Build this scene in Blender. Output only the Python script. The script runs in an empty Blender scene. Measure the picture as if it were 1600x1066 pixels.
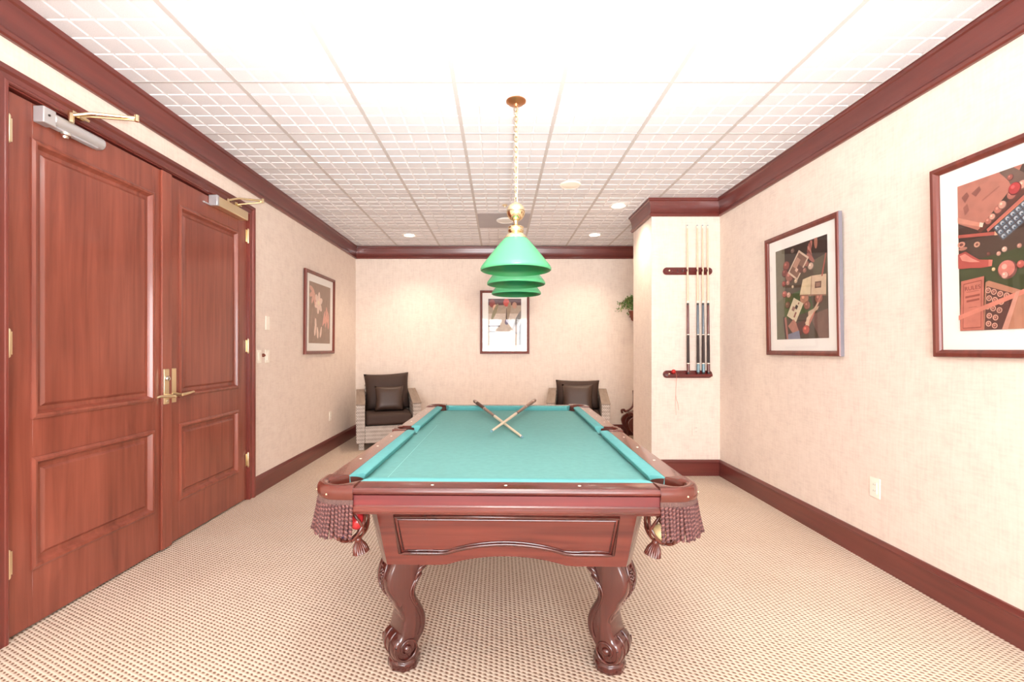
import bpy, bmesh, math, random
from mathutils import Vector, Matrix
random.seed(7)
PI = math.pi
R = math.radians
S = bpy.context.scene
COL = S.collection

# ------------------------------------------------------------------ camera
cam_d = bpy.data.cameras.new('camera')
cam = bpy.data.objects.new('camera', cam_d); COL.objects.link(cam)
cam_d.sensor_width = 36.0
cam_d.lens = 16.0
cam_d.shift_x = 20.0 / 1600
cam_d.shift_y = 13.0 / 1600
CH = 1.258
cam.location = (0, 0, CH)
cam.rotation_euler = (R(90), 0, 0)
cam_d.clip_start = 0.02
S.camera = cam

# ------------------------------------------------------------------ room measures
XL, XR = -2.10, 2.20          # side walls
YB, YF = 6.656, -2.60         # far wall, wall behind the camera
ZC = CH + 1.50                # ceiling
TW = 0.61                     # ceiling tile
TX0, TY0 = -0.253, 2.554      # tile grid phase

# ------------------------------------------------------------------ colour / light settings
S.view_settings.view_transform = 'Standard'
S.view_settings.look = 'None'
S.view_settings.gamma = 1.0
S.view_settings.use_curve_mapping = False
S.view_settings.exposure = 0.95
S.cycles.use_denoising = True
S.cycles.max_bounces = 8
S.cycles.diffuse_bounces = 5
S.cycles.sample_clamp_indirect = 8.0

w = bpy.data.worlds.new('daylight'); S.world = w; w.use_nodes = True
w.node_tree.nodes['Background'].inputs[0].default_value = (0.93, 0.97, 1.0, 1)
w.node_tree.nodes['Background'].inputs[1].default_value = 11.0

def light(name, kind, loc, energy, color=(1, 1, 1), rot=(0, 0, 0), **kw):
    d = bpy.data.lights.new(name, kind); d.energy = energy; d.color = color
    for k, v in kw.items(): setattr(d, k, v)
    o = bpy.data.objects.new(name, d); o.location = loc; o.rotation_euler = rot
    COL.objects.link(o); return o
# daylight enters by the big window behind the camera (portal only guides sampling)
WX0, WX1, WZ0, WZ1 = -1.35, 1.55, 0.35, 2.25
pt = light('window_portal', 'AREA', ((WX0+WX1)/2, YF+0.02, (WZ0+WZ1)/2), 1, rot=(R(90), 0, 0),
           shape='RECTANGLE', size=WX1-WX0, size_y=WZ1-WZ0)
pt.data.cycles.is_portal = True
# photographer's flash, bounced off the ceiling
light('bounce_flash', 'SPOT', (0.12, 0.35, 1.55), 300, (1.0, 0.985, 0.96), rot=(R(180-42), 0, 0),
      spot_size=R(125), spot_blend=1.0, shadow_soft_size=0.05)

# ------------------------------------------------------------------ materials
MAT = {}
def lin(c):
    return tuple(((v/255)/12.92 if v/255 <= 0.04045 else (((v/255)+0.055)/1.055)**2.4) for v in c)
def newmat(name):
    m = bpy.data.materials.new(name); m.use_nodes = True
    nt = m.node_tree; b = nt.nodes['Principled BSDF']; MAT[name] = m
    return m, nt, b
def N(nt, t, **kw):
    n = nt.nodes.new(t)
    for k, v in kw.items():
        if k.startswith('i_'):
            n.inputs[k[2:].replace('_', ' ')].default_value = v
        else: setattr(n, k, v)
    return n
def mth(nt, op, a, b=None, c=None):
    n = nt.nodes.new('ShaderNodeMath'); n.operation = op
    for i, v in enumerate((a, b, c)):
        if v is None: continue
        if isinstance(v, (int, float)): n.inputs[i].default_value = v
        else: nt.links.new(v, n.inputs[i])
    return n.outputs[0]
def ramp(nt, fac, stops):
    r = nt.nodes.new('ShaderNodeValToRGB'); e = r.color_ramp.elements
    while len(e) < len(stops): e.new(0.5)
    for i, (p, c) in enumerate(stops): e[i].position = p; e[i].color = (*c, 1)
    nt.links.new(fac, r.inputs[0]); return r.outputs[0]
def coords(nt, scale=(1, 1, 1), rot=(0, 0, 0)):
    tc = nt.nodes.new('ShaderNodeTexCoord'); mp = nt.nodes.new('ShaderNodeMapping')
    mp.inputs['Scale'].default_value = scale; mp.inputs['Rotation'].default_value = rot
    nt.links.new(tc.outputs['Object'], mp.inputs[0]); return mp.outputs[0]
def bump(nt, b, h, strength, dist):
    n = nt.nodes.new('ShaderNodeBump'); n.inputs['Strength'].default_value = strength
    n.inputs['Distance'].default_value = dist
    nt.links.new(h, n.inputs['Height']); nt.links.new(n.outputs[0], b.inputs['Normal'])
def plain(name, rgb, rough=0.5, metal=0.0, coat=0.0, noise=0.0, nscale=30, bmp=0.0):
    m, nt, b = newmat(name)
    b.inputs['Roughness'].default_value = rough; b.inputs['Metallic'].default_value = metal
    b.inputs['Coat Weight'].default_value = coat; b.inputs['Coat Roughness'].default_value = 0.15
    v = coords(nt)
    nz = N(nt, 'ShaderNodeTexNoise'); nz.inputs['Scale'].default_value = nscale; nz.inputs['Detail'].default_value = 3
    nt.links.new(v, nz.inputs['Vector'])
    k = noise
    c = ramp(nt, nz.outputs[0], [(0.3, tuple(x*(1-k) for x in rgb)), (0.7, tuple(min(1, x*(1+k)) for x in rgb))])
    nt.links.new(c, b.inputs['Base Color'])
    if bmp: bump(nt, b, nz.outputs[0], bmp, 0.002)
    return m
def wood(name, axis, dark, lite, rough=0.32, coat=0.35, gs=1.0):
    m, nt, b = newmat(name)
    s = [26*gs, 26*gs, 26*gs]; s[axis] = 1.6*gs
    v = coords(nt, tuple(s))
    n1 = N(nt, 'ShaderNodeTexNoise'); n1.inputs['Scale'].default_value = 1.0; n1.inputs['Detail'].default_value = 6
    n1.inputs['Distortion'].default_value = 0.6
    nt.links.new(v, n1.inputs['Vector'])
    s2 = [3.0, 3.0, 3.0]; s2[axis] = 0.9
    v2 = coords(nt, tuple(s2))
    n2 = N(nt, 'ShaderNodeTexNoise'); n2.inputs['Scale'].default_value = 1.3; n2.inputs['Detail'].default_value = 2
    nt.links.new(v2, n2.inputs['Vector'])
    f = mth(nt, 'ADD', mth(nt, 'MULTIPLY', n1.outputs[0], 0.6), mth(nt, 'MULTIPLY', n2.outputs[0], 0.4))
    mid = tuple((a+c)/2 for a, c in zip(dark, lite))
    c = ramp(nt, f, [(0.32, dark), (0.5, mid), (0.68, lite)])
    nt.links.new(c, b.inputs['Base Color'])
    b.inputs['Roughness'].default_value = rough
    b.inputs['Coat Weight'].default_value = coat; b.inputs['Coat Roughness'].default_value = 0.12
    return m

DOORW = wood('door_wood', 2, lin((114, 54, 41)), lin((158, 84, 66)))
TRIMY = wood('trim_wood_long', 1, lin((92, 38, 34)), lin((118, 54, 46)))
TRIMX = wood('trim_wood_wide', 0, lin((92, 38, 34)), lin((118, 54, 46)))
TRIMZ = wood('trim_wood_tall', 2, lin((108, 44, 38)), lin((134, 62, 52)))
TBX = wood('table_wood_wide', 0, lin((74, 26, 22)), lin((120, 52, 42)), 0.22, 0.6)
TBY = wood('table_wood_long', 1, lin((74, 26, 22)), lin((120, 52, 42)), 0.22, 0.6)
TBR = wood('table_apron_red', 0, lin((92, 20, 24)), lin((126, 38, 38)), 0.4, 0.25)
TBRY = wood('table_apron_red_long', 1, lin((92, 20, 24)), lin((126, 38, 38)), 0.25, 0.5)
TBZ = wood('table_leg_wood', 2, lin((55, 21, 18)), lin((90, 38, 31)), 0.22, 0.8)
FRW = wood('frame_wood', 2, lin((92, 40, 32)), lin((128, 60, 48)), 0.35, 0.15)
RACKW = wood('rack_wood', 0, lin((84, 20, 20)), lin((112, 32, 30)), 0.2, 0.7)
CARVW = wood('carved_wood', 2, lin((70, 24, 18)), lin((112, 48, 36)), 0.35, 0.4)

# wallpaper: woven grasscloth look
def wallpaper():
    m, nt, b = newmat('wallpaper')
    a = N(nt, 'ShaderNodeTexNoise'); a.inputs['Scale'].default_value = 1; a.inputs['Detail'].default_value = 4
    nt.links.new(coords(nt, (80, 80, 7)), a.inputs['Vector'])
    c = N(nt, 'ShaderNodeTexNoise'); c.inputs['Scale'].default_value = 1; c.inputs['Detail'].default_value = 4
    nt.links.new(coords(nt, (14, 14, 90)), c.inputs['Vector'])
    f = mth(nt, 'ADD', mth(nt, 'MULTIPLY', a.outputs[0], 0.5), mth(nt, 'MULTIPLY', c.outputs[0], 0.5))
    fb = N(nt, 'ShaderNodeTexNoise'); fb.inputs['Scale'].default_value = 9; fb.inputs['Detail'].default_value = 8; fb.inputs['Roughness'].default_value = 0.75
    nt.links.new(coords(nt), fb.inputs['Vector'])
    f = mth(nt, 'ADD', mth(nt, 'MULTIPLY', f, 0.55), mth(nt, 'MULTIPLY', fb.outputs[0], 0.45))
    col = ramp(nt, f, [(0.35, lin((222, 205, 193))), (0.5, lin((235, 219, 206))), (0.65, lin((241, 227, 215)))])
    nt.links.new(col, b.inputs['Base Color']); b.inputs['Roughness'].default_value = 0.75
    bump(nt, b, f, 0.25, 0.003)
    return m
WALL = wallpaper()

def carpet():
    m, nt, b = newmat('loop_carpet')
    tc = nt.nodes.new('ShaderNodeTexCoord')
    sp = nt.nodes.new('ShaderNodeSeparateXYZ')
    nzv = N(nt, 'ShaderNodeTexNoise'); nzv.inputs['Scale'].default_value = 60
    nt.links.new(tc.outputs['Object'], nzv.inputs['Vector'])
    nt.links.new(tc.outputs['Object'], sp.inputs[0])
    jit = mth(nt, 'MULTIPLY', mth(nt, 'SUBTRACT', nzv.outputs[0], 0.5), 0.5)
    u = mth(nt, 'ADD', mth(nt, 'DIVIDE', sp.outputs[0], 0.0215), mth(nt, 'MULTIPLY', jit, 0.5))
    col = mth(nt, 'FLOOR', u)
    v = mth(nt, 'ADD', mth(nt, 'DIVIDE', sp.outputs[1], 0.0200), mth(nt, 'MULTIPLY', mth(nt, 'FLOORED_MODULO', col, 2.0), 0.5))
    v = mth(nt, 'ADD', v, mth(nt, 'MULTIPLY', jit, 0.6))
    fu = mth(nt, 'SUBTRACT', mth(nt, 'FRACT', u), 0.5)
    fv = mth(nt, 'SUBTRACT', mth(nt, 'FRACT', v), 0.5)
    fv = mth(nt, 'ADD', fv, mth(nt, 'MULTIPLY', fu, 0.45))
    d = mth(nt, 'ADD', mth(nt, 'POWER', mth(nt, 'MULTIPLY', fu, 1.55), 2.0), mth(nt, 'POWER', mth(nt, 'MULTIPLY', fv, 2.1), 2.0))
    nz = N(nt, 'ShaderNodeTexNoise'); nz.inputs['Scale'].default_value = 300; nz.inputs['Detail'].default_value = 2
    nt.links.new(tc.outputs['Object'], nz.inputs['Vector'])
    d2 = mth(nt, 'ADD', d, mth(nt, 'MULTIPLY', mth(nt, 'SUBTRACT', nz.outputs[0], 0.5), 0.5))
    c = ramp(nt, d2, [(0.03, lin((128, 98, 82))), (0.16, lin((160, 130, 110))), (0.36, lin((222, 203, 182))), (1.0, lin((230, 214, 198)))])
    big = N(nt, 'ShaderNodeTexNoise'); big.inputs['Scale'].default_value = 2.2; big.inputs['Detail'].default_value = 3
    nt.links.new(tc.outputs['Object'], big.inputs['Vector'])
    t = ramp(nt, big.outputs[0], [(0.3, (0.94, 0.92, 0.90)), (0.7, (1, 1, 1))])
    mx = nt.nodes.new('ShaderNodeMix'); mx.data_type = 'RGBA'; mx.blend_type = 'MULTIPLY'; mx.inputs[0].default_value = 1
    nt.links.new(c, mx.inputs[6]); nt.links.new(t, mx.inputs[7]); nt.links.new(mx.outputs[2], b.inputs['Base Color'])
    b.inputs['Roughness'].default_value = 0.95
    b.inputs['Specular IOR Level'].default_value = 0.1
    bump(nt, b, mth(nt, 'MINIMUM', d2, 1.0), 0.5, 0.003)
    return m
CARPET = carpet()

TILE = plain('ceiling_tile_face', lin((224, 222, 225)), 0.9, noise=0.06, nscale=240, bmp=0.3)
TILEG = plain('ceiling_tile_groove', lin((231, 229, 231)), 0.85)
TBAR = plain('ceiling_t_bar', lin((196, 190, 188)), 0.55)
WHITE = plain('white_paint', lin((235, 232, 228)), 0.6)
IVORY = plain('ivory_plastic', lin((250, 242, 228)), 0.35)
GREYP = plain('grey_panel', lin((176, 172, 176)), 0.6)
CLOTH = plain('billiard_cloth', lin((104, 162, 157)), 0.85, noise=0.05, nscale=40)
CLOTHC = plain('cushion_cloth', lin((96, 170, 170)), 0.8, noise=0.04, nscale=40)
LEATH = plain('pocket_leather', lin((96, 44, 34)), 0.22, noise=0.12, nscale=18, coat=0.3)
LEATHD = plain('pocket_liner_leather', lin((84, 40, 30)), 0.6, noise=0.15)
CORD = plain('cord_shaded_strand', lin((76, 42, 42)), 0.6, noise=0.2, nscale=120)  # darker strand paints the shaded gaps of the twist
CORD2 = plain('cord_lit_strand', lin((116, 74, 70)), 0.5, noise=0.2, nscale=120)  # paler strand paints the highlights along the twist
BRAID = plain('grey_braid', lin((100, 72, 66)), 0.7, noise=0.25, nscale=200)
BRASS = plain('polished_brass', lin((238, 220, 180)), 0.16, metal=1.0)
BRASSL = plain('satin_brass', lin((242, 226, 190)), 0.3, metal=1.0)
COPPER = plain('copper_plate', lin((206, 150, 108)), 0.35, metal=1.0)
SILVER = plain('silver_paint', lin((196, 194, 196)), 0.35, metal=0.5)
CHROME = plain('bright_metal', lin((225, 220, 210)), 0.2, metal=1.0)
DARK = plain('dark_metal', lin((40, 34, 32)), 0.5)
BROWN = plain('brown_fabric', lin((64, 44, 35)), 0.7, noise=0.12, nscale=300, bmp=0.2)
BROWN2 = plain('brown_satin_fabric', lin((74, 54, 44)), 0.45, noise=0.08, nscale=300)
SIGHT = plain('pearl_inlay', lin((245, 232, 215)), 0.2)
MAPLE = plain('maple_shaft', lin((226, 204, 176)), 0.3, noise=0.05, nscale=20, coat=0.4)
CUEBR = plain('cue_brown_butt', lin((118, 66, 42)), 0.3, noise=0.15, nscale=30, coat=0.5)
CUEMA = plain('cue_maroon', lin((96, 40, 34)), 0.25, coat=0.5)
CUEBL = plain('cue_slate_blue', lin((88, 98, 108)), 0.25, coat=0.5)
CUETE = plain('cue_teal_sleeve', lin((104, 138, 150)), 0.25, coat=0.5)
CUEWR = plain('cue_dark_wrap', lin((58, 44, 42)), 0.6)
CUEWB = plain('cue_brown_wrap', lin((84, 52, 40)), 0.6)
REDP = plain('red_plastic', lin((196, 44, 40)), 0.25)
BALLR = plain('ball_red', lin((214, 50, 56)), 0.08, coat=0.5)
BALLB = plain('ball_purple', lin((58, 52, 92)), 0.08, coat=0.5)
BALLY = plain('ball_cream', lin((244, 216, 160)), 0.08, coat=0.5)
LEAF1 = plain('leaf_green', lin((92, 136, 66)), 0.5, noise=0.3, nscale=20)
LEAF2 = plain('leaf_pale', lin((150, 168, 104)), 0.5, noise=0.3, nscale=20)
STEM = plain('vine_stem', lin((120, 84, 60)), 0.6)
POT = plain('terracotta_pot', lin((122, 62, 44)), 0.7, noise=0.1)
MATB = plain('white_mat_board', lin((246, 243, 238)), 0.8)
FSIDE = plain('frame_edge_reflection', lin((132, 128, 138)), 0.35)  # grey-blue reflection on the frame's outer side, put into its colour
PAINTW = plain('window_frame_white', lin((235, 235, 232)), 0.4)

def glass(name, k=1.0):
    m, nt, b = newmat(name)
    nt.nodes.remove(b)
    tr = nt.nodes.new('ShaderNodeBsdfTransparent'); gl = nt.nodes.new('ShaderNodeBsdfGlossy'); gl.inputs['Roughness'].default_value = 0.02
    fr = nt.nodes.new('ShaderNodeFresnel'); fr.inputs['IOR'].default_value = 1.5
    mx = nt.nodes.new('ShaderNodeMixShader'); out = nt.nodes['Material Output']
    geo = nt.nodes.new('ShaderNodeNewGeometry')
    front = mth(nt, 'SUBTRACT', 1.0, geo.outputs['Backfacing'])
    nt.links.new(mth(nt, 'MULTIPLY', mth(nt, 'MULTIPLY', fr.outputs[0], k), front), mx.inputs[0])
    nt.links.new(tr.outputs[0], mx.inputs[1]); nt.links.new(gl.outputs[0], mx.inputs[2])
    nt.links.new(mx.outputs[0], out.inputs[0]); return m
GLASS = glass('picture_glass', 1.0)
WGLASS = glass('window_glass', 1.0)
def emis(name, rgb, s):
    m, nt, b = newmat(name)
    b.inputs['Base Color'].default_value = (*rgb, 1)
    b.inputs['Emission Color'].default_value = (*rgb, 1); b.inputs['Emission Strength'].default_value = s
    return m
LAMPW = emis('downlight_bulb', (1.0, 0.93, 0.82), 9.0)
PANELL = emis('troffer_diffuser', (1.0, 0.97, 0.93), 3.0)

def shade_mat():
    m, nt, b = newmat('green_glass_shade')
    b.inputs['Base Color'].default_value = (*lin((92, 186, 130)), 1)
    b.inputs['Roughness'].default_value = 0.25
    b.inputs['Coat Weight'].default_value = 0.1
    tl = nt.nodes.new('ShaderNodeBsdfTranslucent'); tl.inputs[0].default_value = (*lin((60, 200, 120)), 1)
    mx = nt.nodes.new('ShaderNodeMixShader'); mx.inputs[0].default_value = 0.3
    out = nt.nodes['Material Output']
    nt.links.new(b.outputs[0], mx.inputs[1]); nt.links.new(tl.outputs[0], mx.inputs[2]); nt.links.new(mx.outputs[0], out.inputs[0])
    return m
SHADE = shade_mat()
SHADEIN = plain('green_shade_lining', lin((12, 108, 54)), 0.4, coat=0.3)

def wicker():
    m, nt, b = newmat('whitewashed_wicker')
    v = coords(nt, (1, 1, 1))
    sp = nt.nodes.new('ShaderNodeSeparateXYZ'); nt.links.new(v, sp.inputs[0])
    h = mth(nt, 'ADD', sp.outputs[0], sp.outputs[1])
    row = mth(nt, 'FLOOR', mth(nt, 'MULTIPLY', sp.outputs[2], 60))
    s1 = mth(nt, 'SINE', mth(nt, 'ADD', mth(nt, 'MULTIPLY', h, 260), mth(nt, 'MULTIPLY', row, PI)))
    s2 = mth(nt, 'SINE', mth(nt, 'MULTIPLY', sp.outputs[2], 60*2*PI))
    nz = N(nt, 'ShaderNodeTexNoise'); nz.inputs['Scale'].default_value = 14; nz.inputs['Detail'].default_value = 3
    nt.links.new(v, nz.inputs['Vector'])
    f = mth(nt, 'ADD', mth(nt, 'ADD', mth(nt, 'MULTIPLY', mth(nt, 'MULTIPLY', s1, s2), 0.22), mth(nt, 'MULTIPLY', mth(nt, 'SINE', mth(nt, 'MULTIPLY', sp.outputs[2], 130)), 0.10)), mth(nt, 'ADD', mth(nt, 'MULTIPLY', nz.outputs[0], 0.4), 0.3))
    c = ramp(nt, f, [(0.2, lin((128, 116, 108))), (0.5, lin((182, 170, 160))), (0.8, lin((212, 202, 194)))])
    nt.links.new(c, b.inputs['Base Color']); b.inputs['Roughness'].default_value = 0.7
    bump(nt, b, f, 0.6, 0.006); return m
WICK = wicker()
ARMW = wood('weathered_arm_wood', 1, lin((136, 118, 106)), lin((166, 148, 134)), 0.7, 0.0)

CC = {}
def flat(rgb):
    if rgb not in CC: CC[rgb] = plain('print_ink_%d_%d_%d' % rgb, lin(rgb), 0.8, noise=0.10, nscale=25)
    return CC[rgb]

# ------------------------------------------------------------------ mesh helpers
class MB:
    def __init__(s): s.v = []; s.f = []; s.m = []; s.mats = []
    def mi(s, mat):
        if mat not in s.mats: s.mats.append(mat)
        return s.mats.index(mat)
    def add(s, vs, fs, mat, T=None):
        o = len(s.v)
        s.v += [tuple(T @ Vector(p)) if T is not None else tuple(p) for p in vs]
        k = s.mi(mat)
        for f in fs: s.f.append(tuple(i+o for i in f)); s.m.append(k)
        return s
    def box(s, x0, x1, y0, y1, z0, z1, mat, T=None):
        vs = [(x, y, z) for x in (x0, x1) for y in (y0, y1) for z in (z0, z1)]
        fs = [(0, 1, 3, 2), (4, 6, 7, 5), (0, 4, 5, 1), (2, 3, 7, 6), (0, 2, 6, 4), (1, 5, 7, 3)]
        return s.add(vs, fs, mat, T)
    def lathe(s, prof, mat, n=32, T=None, cap=True):
        vs = []; fs = []
        for r, z in prof:
            for i in range(n):
                a = 2*PI*i/n; vs.append((r*math.cos(a), r*math.sin(a), z))
        for j in range(len(prof)-1):
            for i in range(n):
                k = (i+1) % n
                fs.append((j*n+i, j*n+k, (j+1)*n+k, (j+1)*n+i))
        if cap:
            fs.append(tuple(range(n))[::-1]); fs.append(tuple((len(prof)-1)*n+i for i in range(n)))
        return s.add(vs, fs, mat, T)
    def tube(s, pts, r, mat, n=8, closed=False, T=None):
        P = [Vector(p) for p in pts]; m = len(P)
        rr = r if isinstance(r, (list, tuple)) else [r]*m
        vs = []; fs = []; up = None
        for i in range(m):
            if closed: t = P[(i+1) % m]-P[i-1]
            else: t = P[min(i+1, m-1)]-P[max(i-1, 0)]
            t = t.normalized() if t.length > 1e-9 else Vector((0, 0, 1))
            if up is None:
                up = Vector((0, 0, 1)) if abs(t.z) < 0.9 else Vector((1, 0, 0))
            a = up - t*up.dot(t)
            if a.length < 1e-6: a = t.orthogonal()
            a.normalize(); up = a; b = t.cross(a)
            for k in range(n):
                q = 2*PI*k/n; vs.append(tuple(P[i]+(a*math.cos(q)+b*math.sin(q))*rr[i]))
        for i in range(m if closed else m-1):
            j = (i+1) % m
            for k in range(n):
                l = (k+1) % n; fs.append((i*n+k, i*n+l, j*n+l, j*n+k))
        if not closed:
            fs.append(tuple(range(n))[::-1]); fs.append(tuple((m-1)*n+k for k in range(n)))
        return s.add(vs, fs, mat, T)
    def prism(s, poly, h0, h1, mat, T=None):
        """poly in local XY, extruded along Z"""
        n = len(poly)
        vs = [(x, y, h0) for x, y in poly]+[(x, y, h1) for x, y in poly]
        fs = [tuple(range(n))[::-1], tuple(range(n, 2*n))]+[(i, (i+1) % n, (i+1) % n+n, i+n) for i in range(n)]
        return s.add(vs, fs, mat, T)
    def loft(s, rings, mat, T=None, cap=True, closed=False):
        n = len(rings[0]); vs = [p for r in rings for p in r]; fs = []
        m = len(rings)
        for j in range(m if closed else m-1):
            q = (j+1) % m
            for i in range(n):
                k = (i+1) % n; fs.append((j*n+i, j*n+k, q*n+k, q*n+i))
        if cap and not closed:
            fs.append(tuple(range(n))[::-1]); fs.append(tuple((m-1)*n+i for i in range(n)))
        return s.add(vs, fs, mat, T)
    def sphere(s, c, r, mat, n=20, T=None):
        m = n//2
        pr = [(max(1e-4, r[0]*math.sin(PI*j/m)) if isinstance(r, tuple) else max(1e-4, r*math.sin(PI*j/m)),
               -(r[1] if isinstance(r, tuple) else r)*math.cos(PI*j/m)) for j in range(m+1)]
        TT = Matrix.Translation(c)
        if T is not None: TT = T @ TT
        return s.lathe(pr, mat, n, TT)
    def build(s, name, parent=None, loc=(0, 0, 0), rot=(0, 0, 0), smooth=None, bevel=0, seg=2, subsurf=0):
        me = bpy.data.meshes.new(name); me.from_pydata(s.v, [], s.f)
        for m in s.mats: me.materials.append(m)
        me.polygons.foreach_set('material_index', s.m)
        bm = bmesh.new(); bm.from_mesh(me); bmesh.ops.recalc_face_normals(bm, faces=bm.faces); bm.to_mesh(me); bm.free()
        if smooth is not None:
            for p in me.polygons: p.use_smooth = True
            me.set_sharp_from_angle(angle=R(smooth))
        me.update()
        o = bpy.data.objects.new(name, me); COL.objects.link(o)
        o.location = loc; o.rotation_euler = rot
        if parent: o.parent = parent
        if bevel:
            b = o.modifiers.new('bevel', 'BEVEL'); b.width = bevel; b.segments = seg; b.limit_method = 'ANGLE'; b.angle_limit = R(40)
            b.harden_normals = False
            for p in me.polygons: p.use_smooth = True
            me.set_sharp_from_angle(angle=R(50))
        if subsurf:
            b = o.modifiers.new('sub', 'SUBSURF'); b.levels = subsurf; b.render_levels = subsurf
        return o
def tag(o, label=None, cat=None, group=None, kind=None):
    if label: o['label'] = label
    if cat: o['category'] = cat
    if group: o['group'] = group
    if kind: o['kind'] = kind
    return o
def empty(name, loc, label, cat, rz=0, group=None):
    o = bpy.data.objects.new(name, None); COL.objects.link(o); o.location = loc; o.rotation_euler = (0, 0, rz)
    o.empty_display_size = 0.1
    return tag(o, label, cat, group)
def struct(mb, name, **kw): return tag(mb.build(name, **kw), kind='structure')
def copy_tree(o, parent=None):
    c = o.copy(); COL.objects.link(c)
    if parent: c.parent = parent
    for ch in list(o.children): copy_tree(ch, c)
    return c
def smoothcurve(pts, k=6, closed=False):
    P = [Vector(p) for p in pts]; n = len(P); out = []
    rng = n if closed else n-1
    for i in range(rng):
        p0 = P[i-1] if (closed or i > 0) else P[0]; p1 = P[i]; p2 = P[(i+1) % n]
        p3 = P[(i+2) % n] if (closed or i+2 < n) else P[-1]
        for j in range(k):
            t = j/k
            out.append(0.5*((2*p1)+(p2-p0)*t+(2*p0-5*p1+4*p2-p3)*t*t+(3*p1-p0-3*p2+p3)*t**3))
    if not closed: out.append(P[-1])
    return out
TR = Matrix.Translation
def RX(a): return Matrix.Rotation(a, 4, 'X')
def RY(a): return Matrix.Rotation(a, 4, 'Y')
def RZ(a): return Matrix.Rotation(a, 4, 'Z')

# ------------------------------------------------------------------ the setting
XA = XR + 1.3                       # alcove behind the column reaches further right
struct(MB().box(XL-0.3, XR+0.3, YF-0.2, YB+0.3, -0.1, 0, CARPET), 'floor')
# left wall with the doorway opening
DY0, DY1, DZ = 1.940, 3.810, 2.39
m = MB()
m.box(XL-0.15, XL, YF-0.15, DY0, 0, ZC+0.1, WALL); m.box(XL-0.15, XL, DY1, YB+0.15, 0, ZC+0.1, WALL)
m.box(XL-0.15, XL, DY0, DY1, DZ, ZC+0.1, WALL); m.box(XL-0.20, XL-0.15, DY0-0.1, DY1+0.1, 0, DZ+0.1, DARK)
struct(m, 'wall_left')
struct(MB().box(XR, XR+0.15, YF-0.15, YB+0.15, 0, ZC+0.1, WALL), 'wall_right')
struct(MB().box(XL, XR, YB, YB+0.15, 0, ZC+0.1, WALL), 'wall_far')
# wall behind the camera with its window
m = MB()
m.box(XL, WX0, YF-0.15, YF, 0, ZC+0.1, WALL); m.box(WX1, XR, YF-0.15, YF, 0, ZC+0.1, WALL)
m.box(WX0, WX1, YF-0.15, YF, 0, WZ0, WALL); m.box(WX0, WX1, YF-0.15, YF, WZ1, ZC+0.1, WALL)
struct(m, 'wall_near')
wf = MB()
for x in (WX0, (2*WX0+WX1)/3-0.02, (WX0+2*WX1)/3-0.02, WX1-0.05): wf.box(x, x+0.05, YF-0.10, YF-0.04, WZ0, WZ1, PAINTW)
wf.box(WX0, WX1, YF-0.10, YF-0.04, WZ0, WZ0+0.05, PAINTW); wf.box(WX0, WX1, YF-0.10, YF-0.04, WZ1-0.05, WZ1, PAINTW)
wo = struct(wf, 'window_1')
tag(MB().box(WX0, WX1, YF-0.075, YF-0.07, WZ0, WZ1, WGLASS).build('glass', wo), 'clear window glass')
# boxed column on the right
CX0, CY0, CY1 = 1.518, 4.535, 5.15
struct(MB().box(CX0, XR, CY0, CY1, 0, ZC+0.1, WALL), 'wall_column')

# ceiling: scored lay-in tiles
m = MB(); g = MB()
m.box(XL-0.1, XR+0.1, YF-0.1, YB+0.1, ZC+0.006, ZC+0.12, TILEG)
holes = []                          # tiles replaced by fittings (ix, iy)
def tile_ix(x): return math.floor((x-TX0)/TW)
def tile_iy(y): return math.floor((y-TY0)/TW)
skip = {(0, 4)}                     # grey speaker panel
skip |= {(0, -2), (0, -3)}          # light panel over the table end
for ix in range(-4, 5):
    for iy in range(-9, 7):
        if (ix, iy) in skip: continue
        x0 = TX0+ix*TW; y0 = TY0+iy*TW; c = TW/5
        for i in range(5):
            for j in range(5):
                a0, a1 = x0+i*c+0.006, x0+(i+1)*c-0.006; b0, b1 = y0+j*c+0.006, y0+(j+1)*c-0.006
                if a1 > XR or a0 < XL or b1 > YB or b0 < YF: continue
                e = 0.003
                vs = [(a0, b0, ZC+0.006), (a1, b0, ZC+0.006), (a1, b1, ZC+0.006), (a0, b1, ZC+0.006),
                      (a0+e, b0+e, ZC), (a1-e, b0+e, ZC), (a1-e, b1-e, ZC), (a0+e, b1-e, ZC)]
                m.add(vs, [(4, 5, 6, 7)], TILE); m.add(vs, [(0, 1, 5, 4), (1, 2, 6, 5), (2, 3, 7, 6), (3, 0, 4, 7)], TILEG)
struct(m, 'ceiling')
for ix in range(-4, 6):
    x = TX0+ix*TW
    if XL < x < XR: g.box(x-0.012, x+0.012, YF, YB, ZC-0.003, ZC+0.004, TBAR)
for iy in range(-9, 8):
    y = TY0+iy*TW
    if YF < y < YB: g.box(XL, XR, y-0.007, y+0.007, ZC-0.0025, ZC+0.004, TBAR)
g.box(XR-0.05, XR-0.047, YF, YB, ZC-0.006, ZC+0.004, TBAR)
struct(g, 'trim_1')

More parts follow.
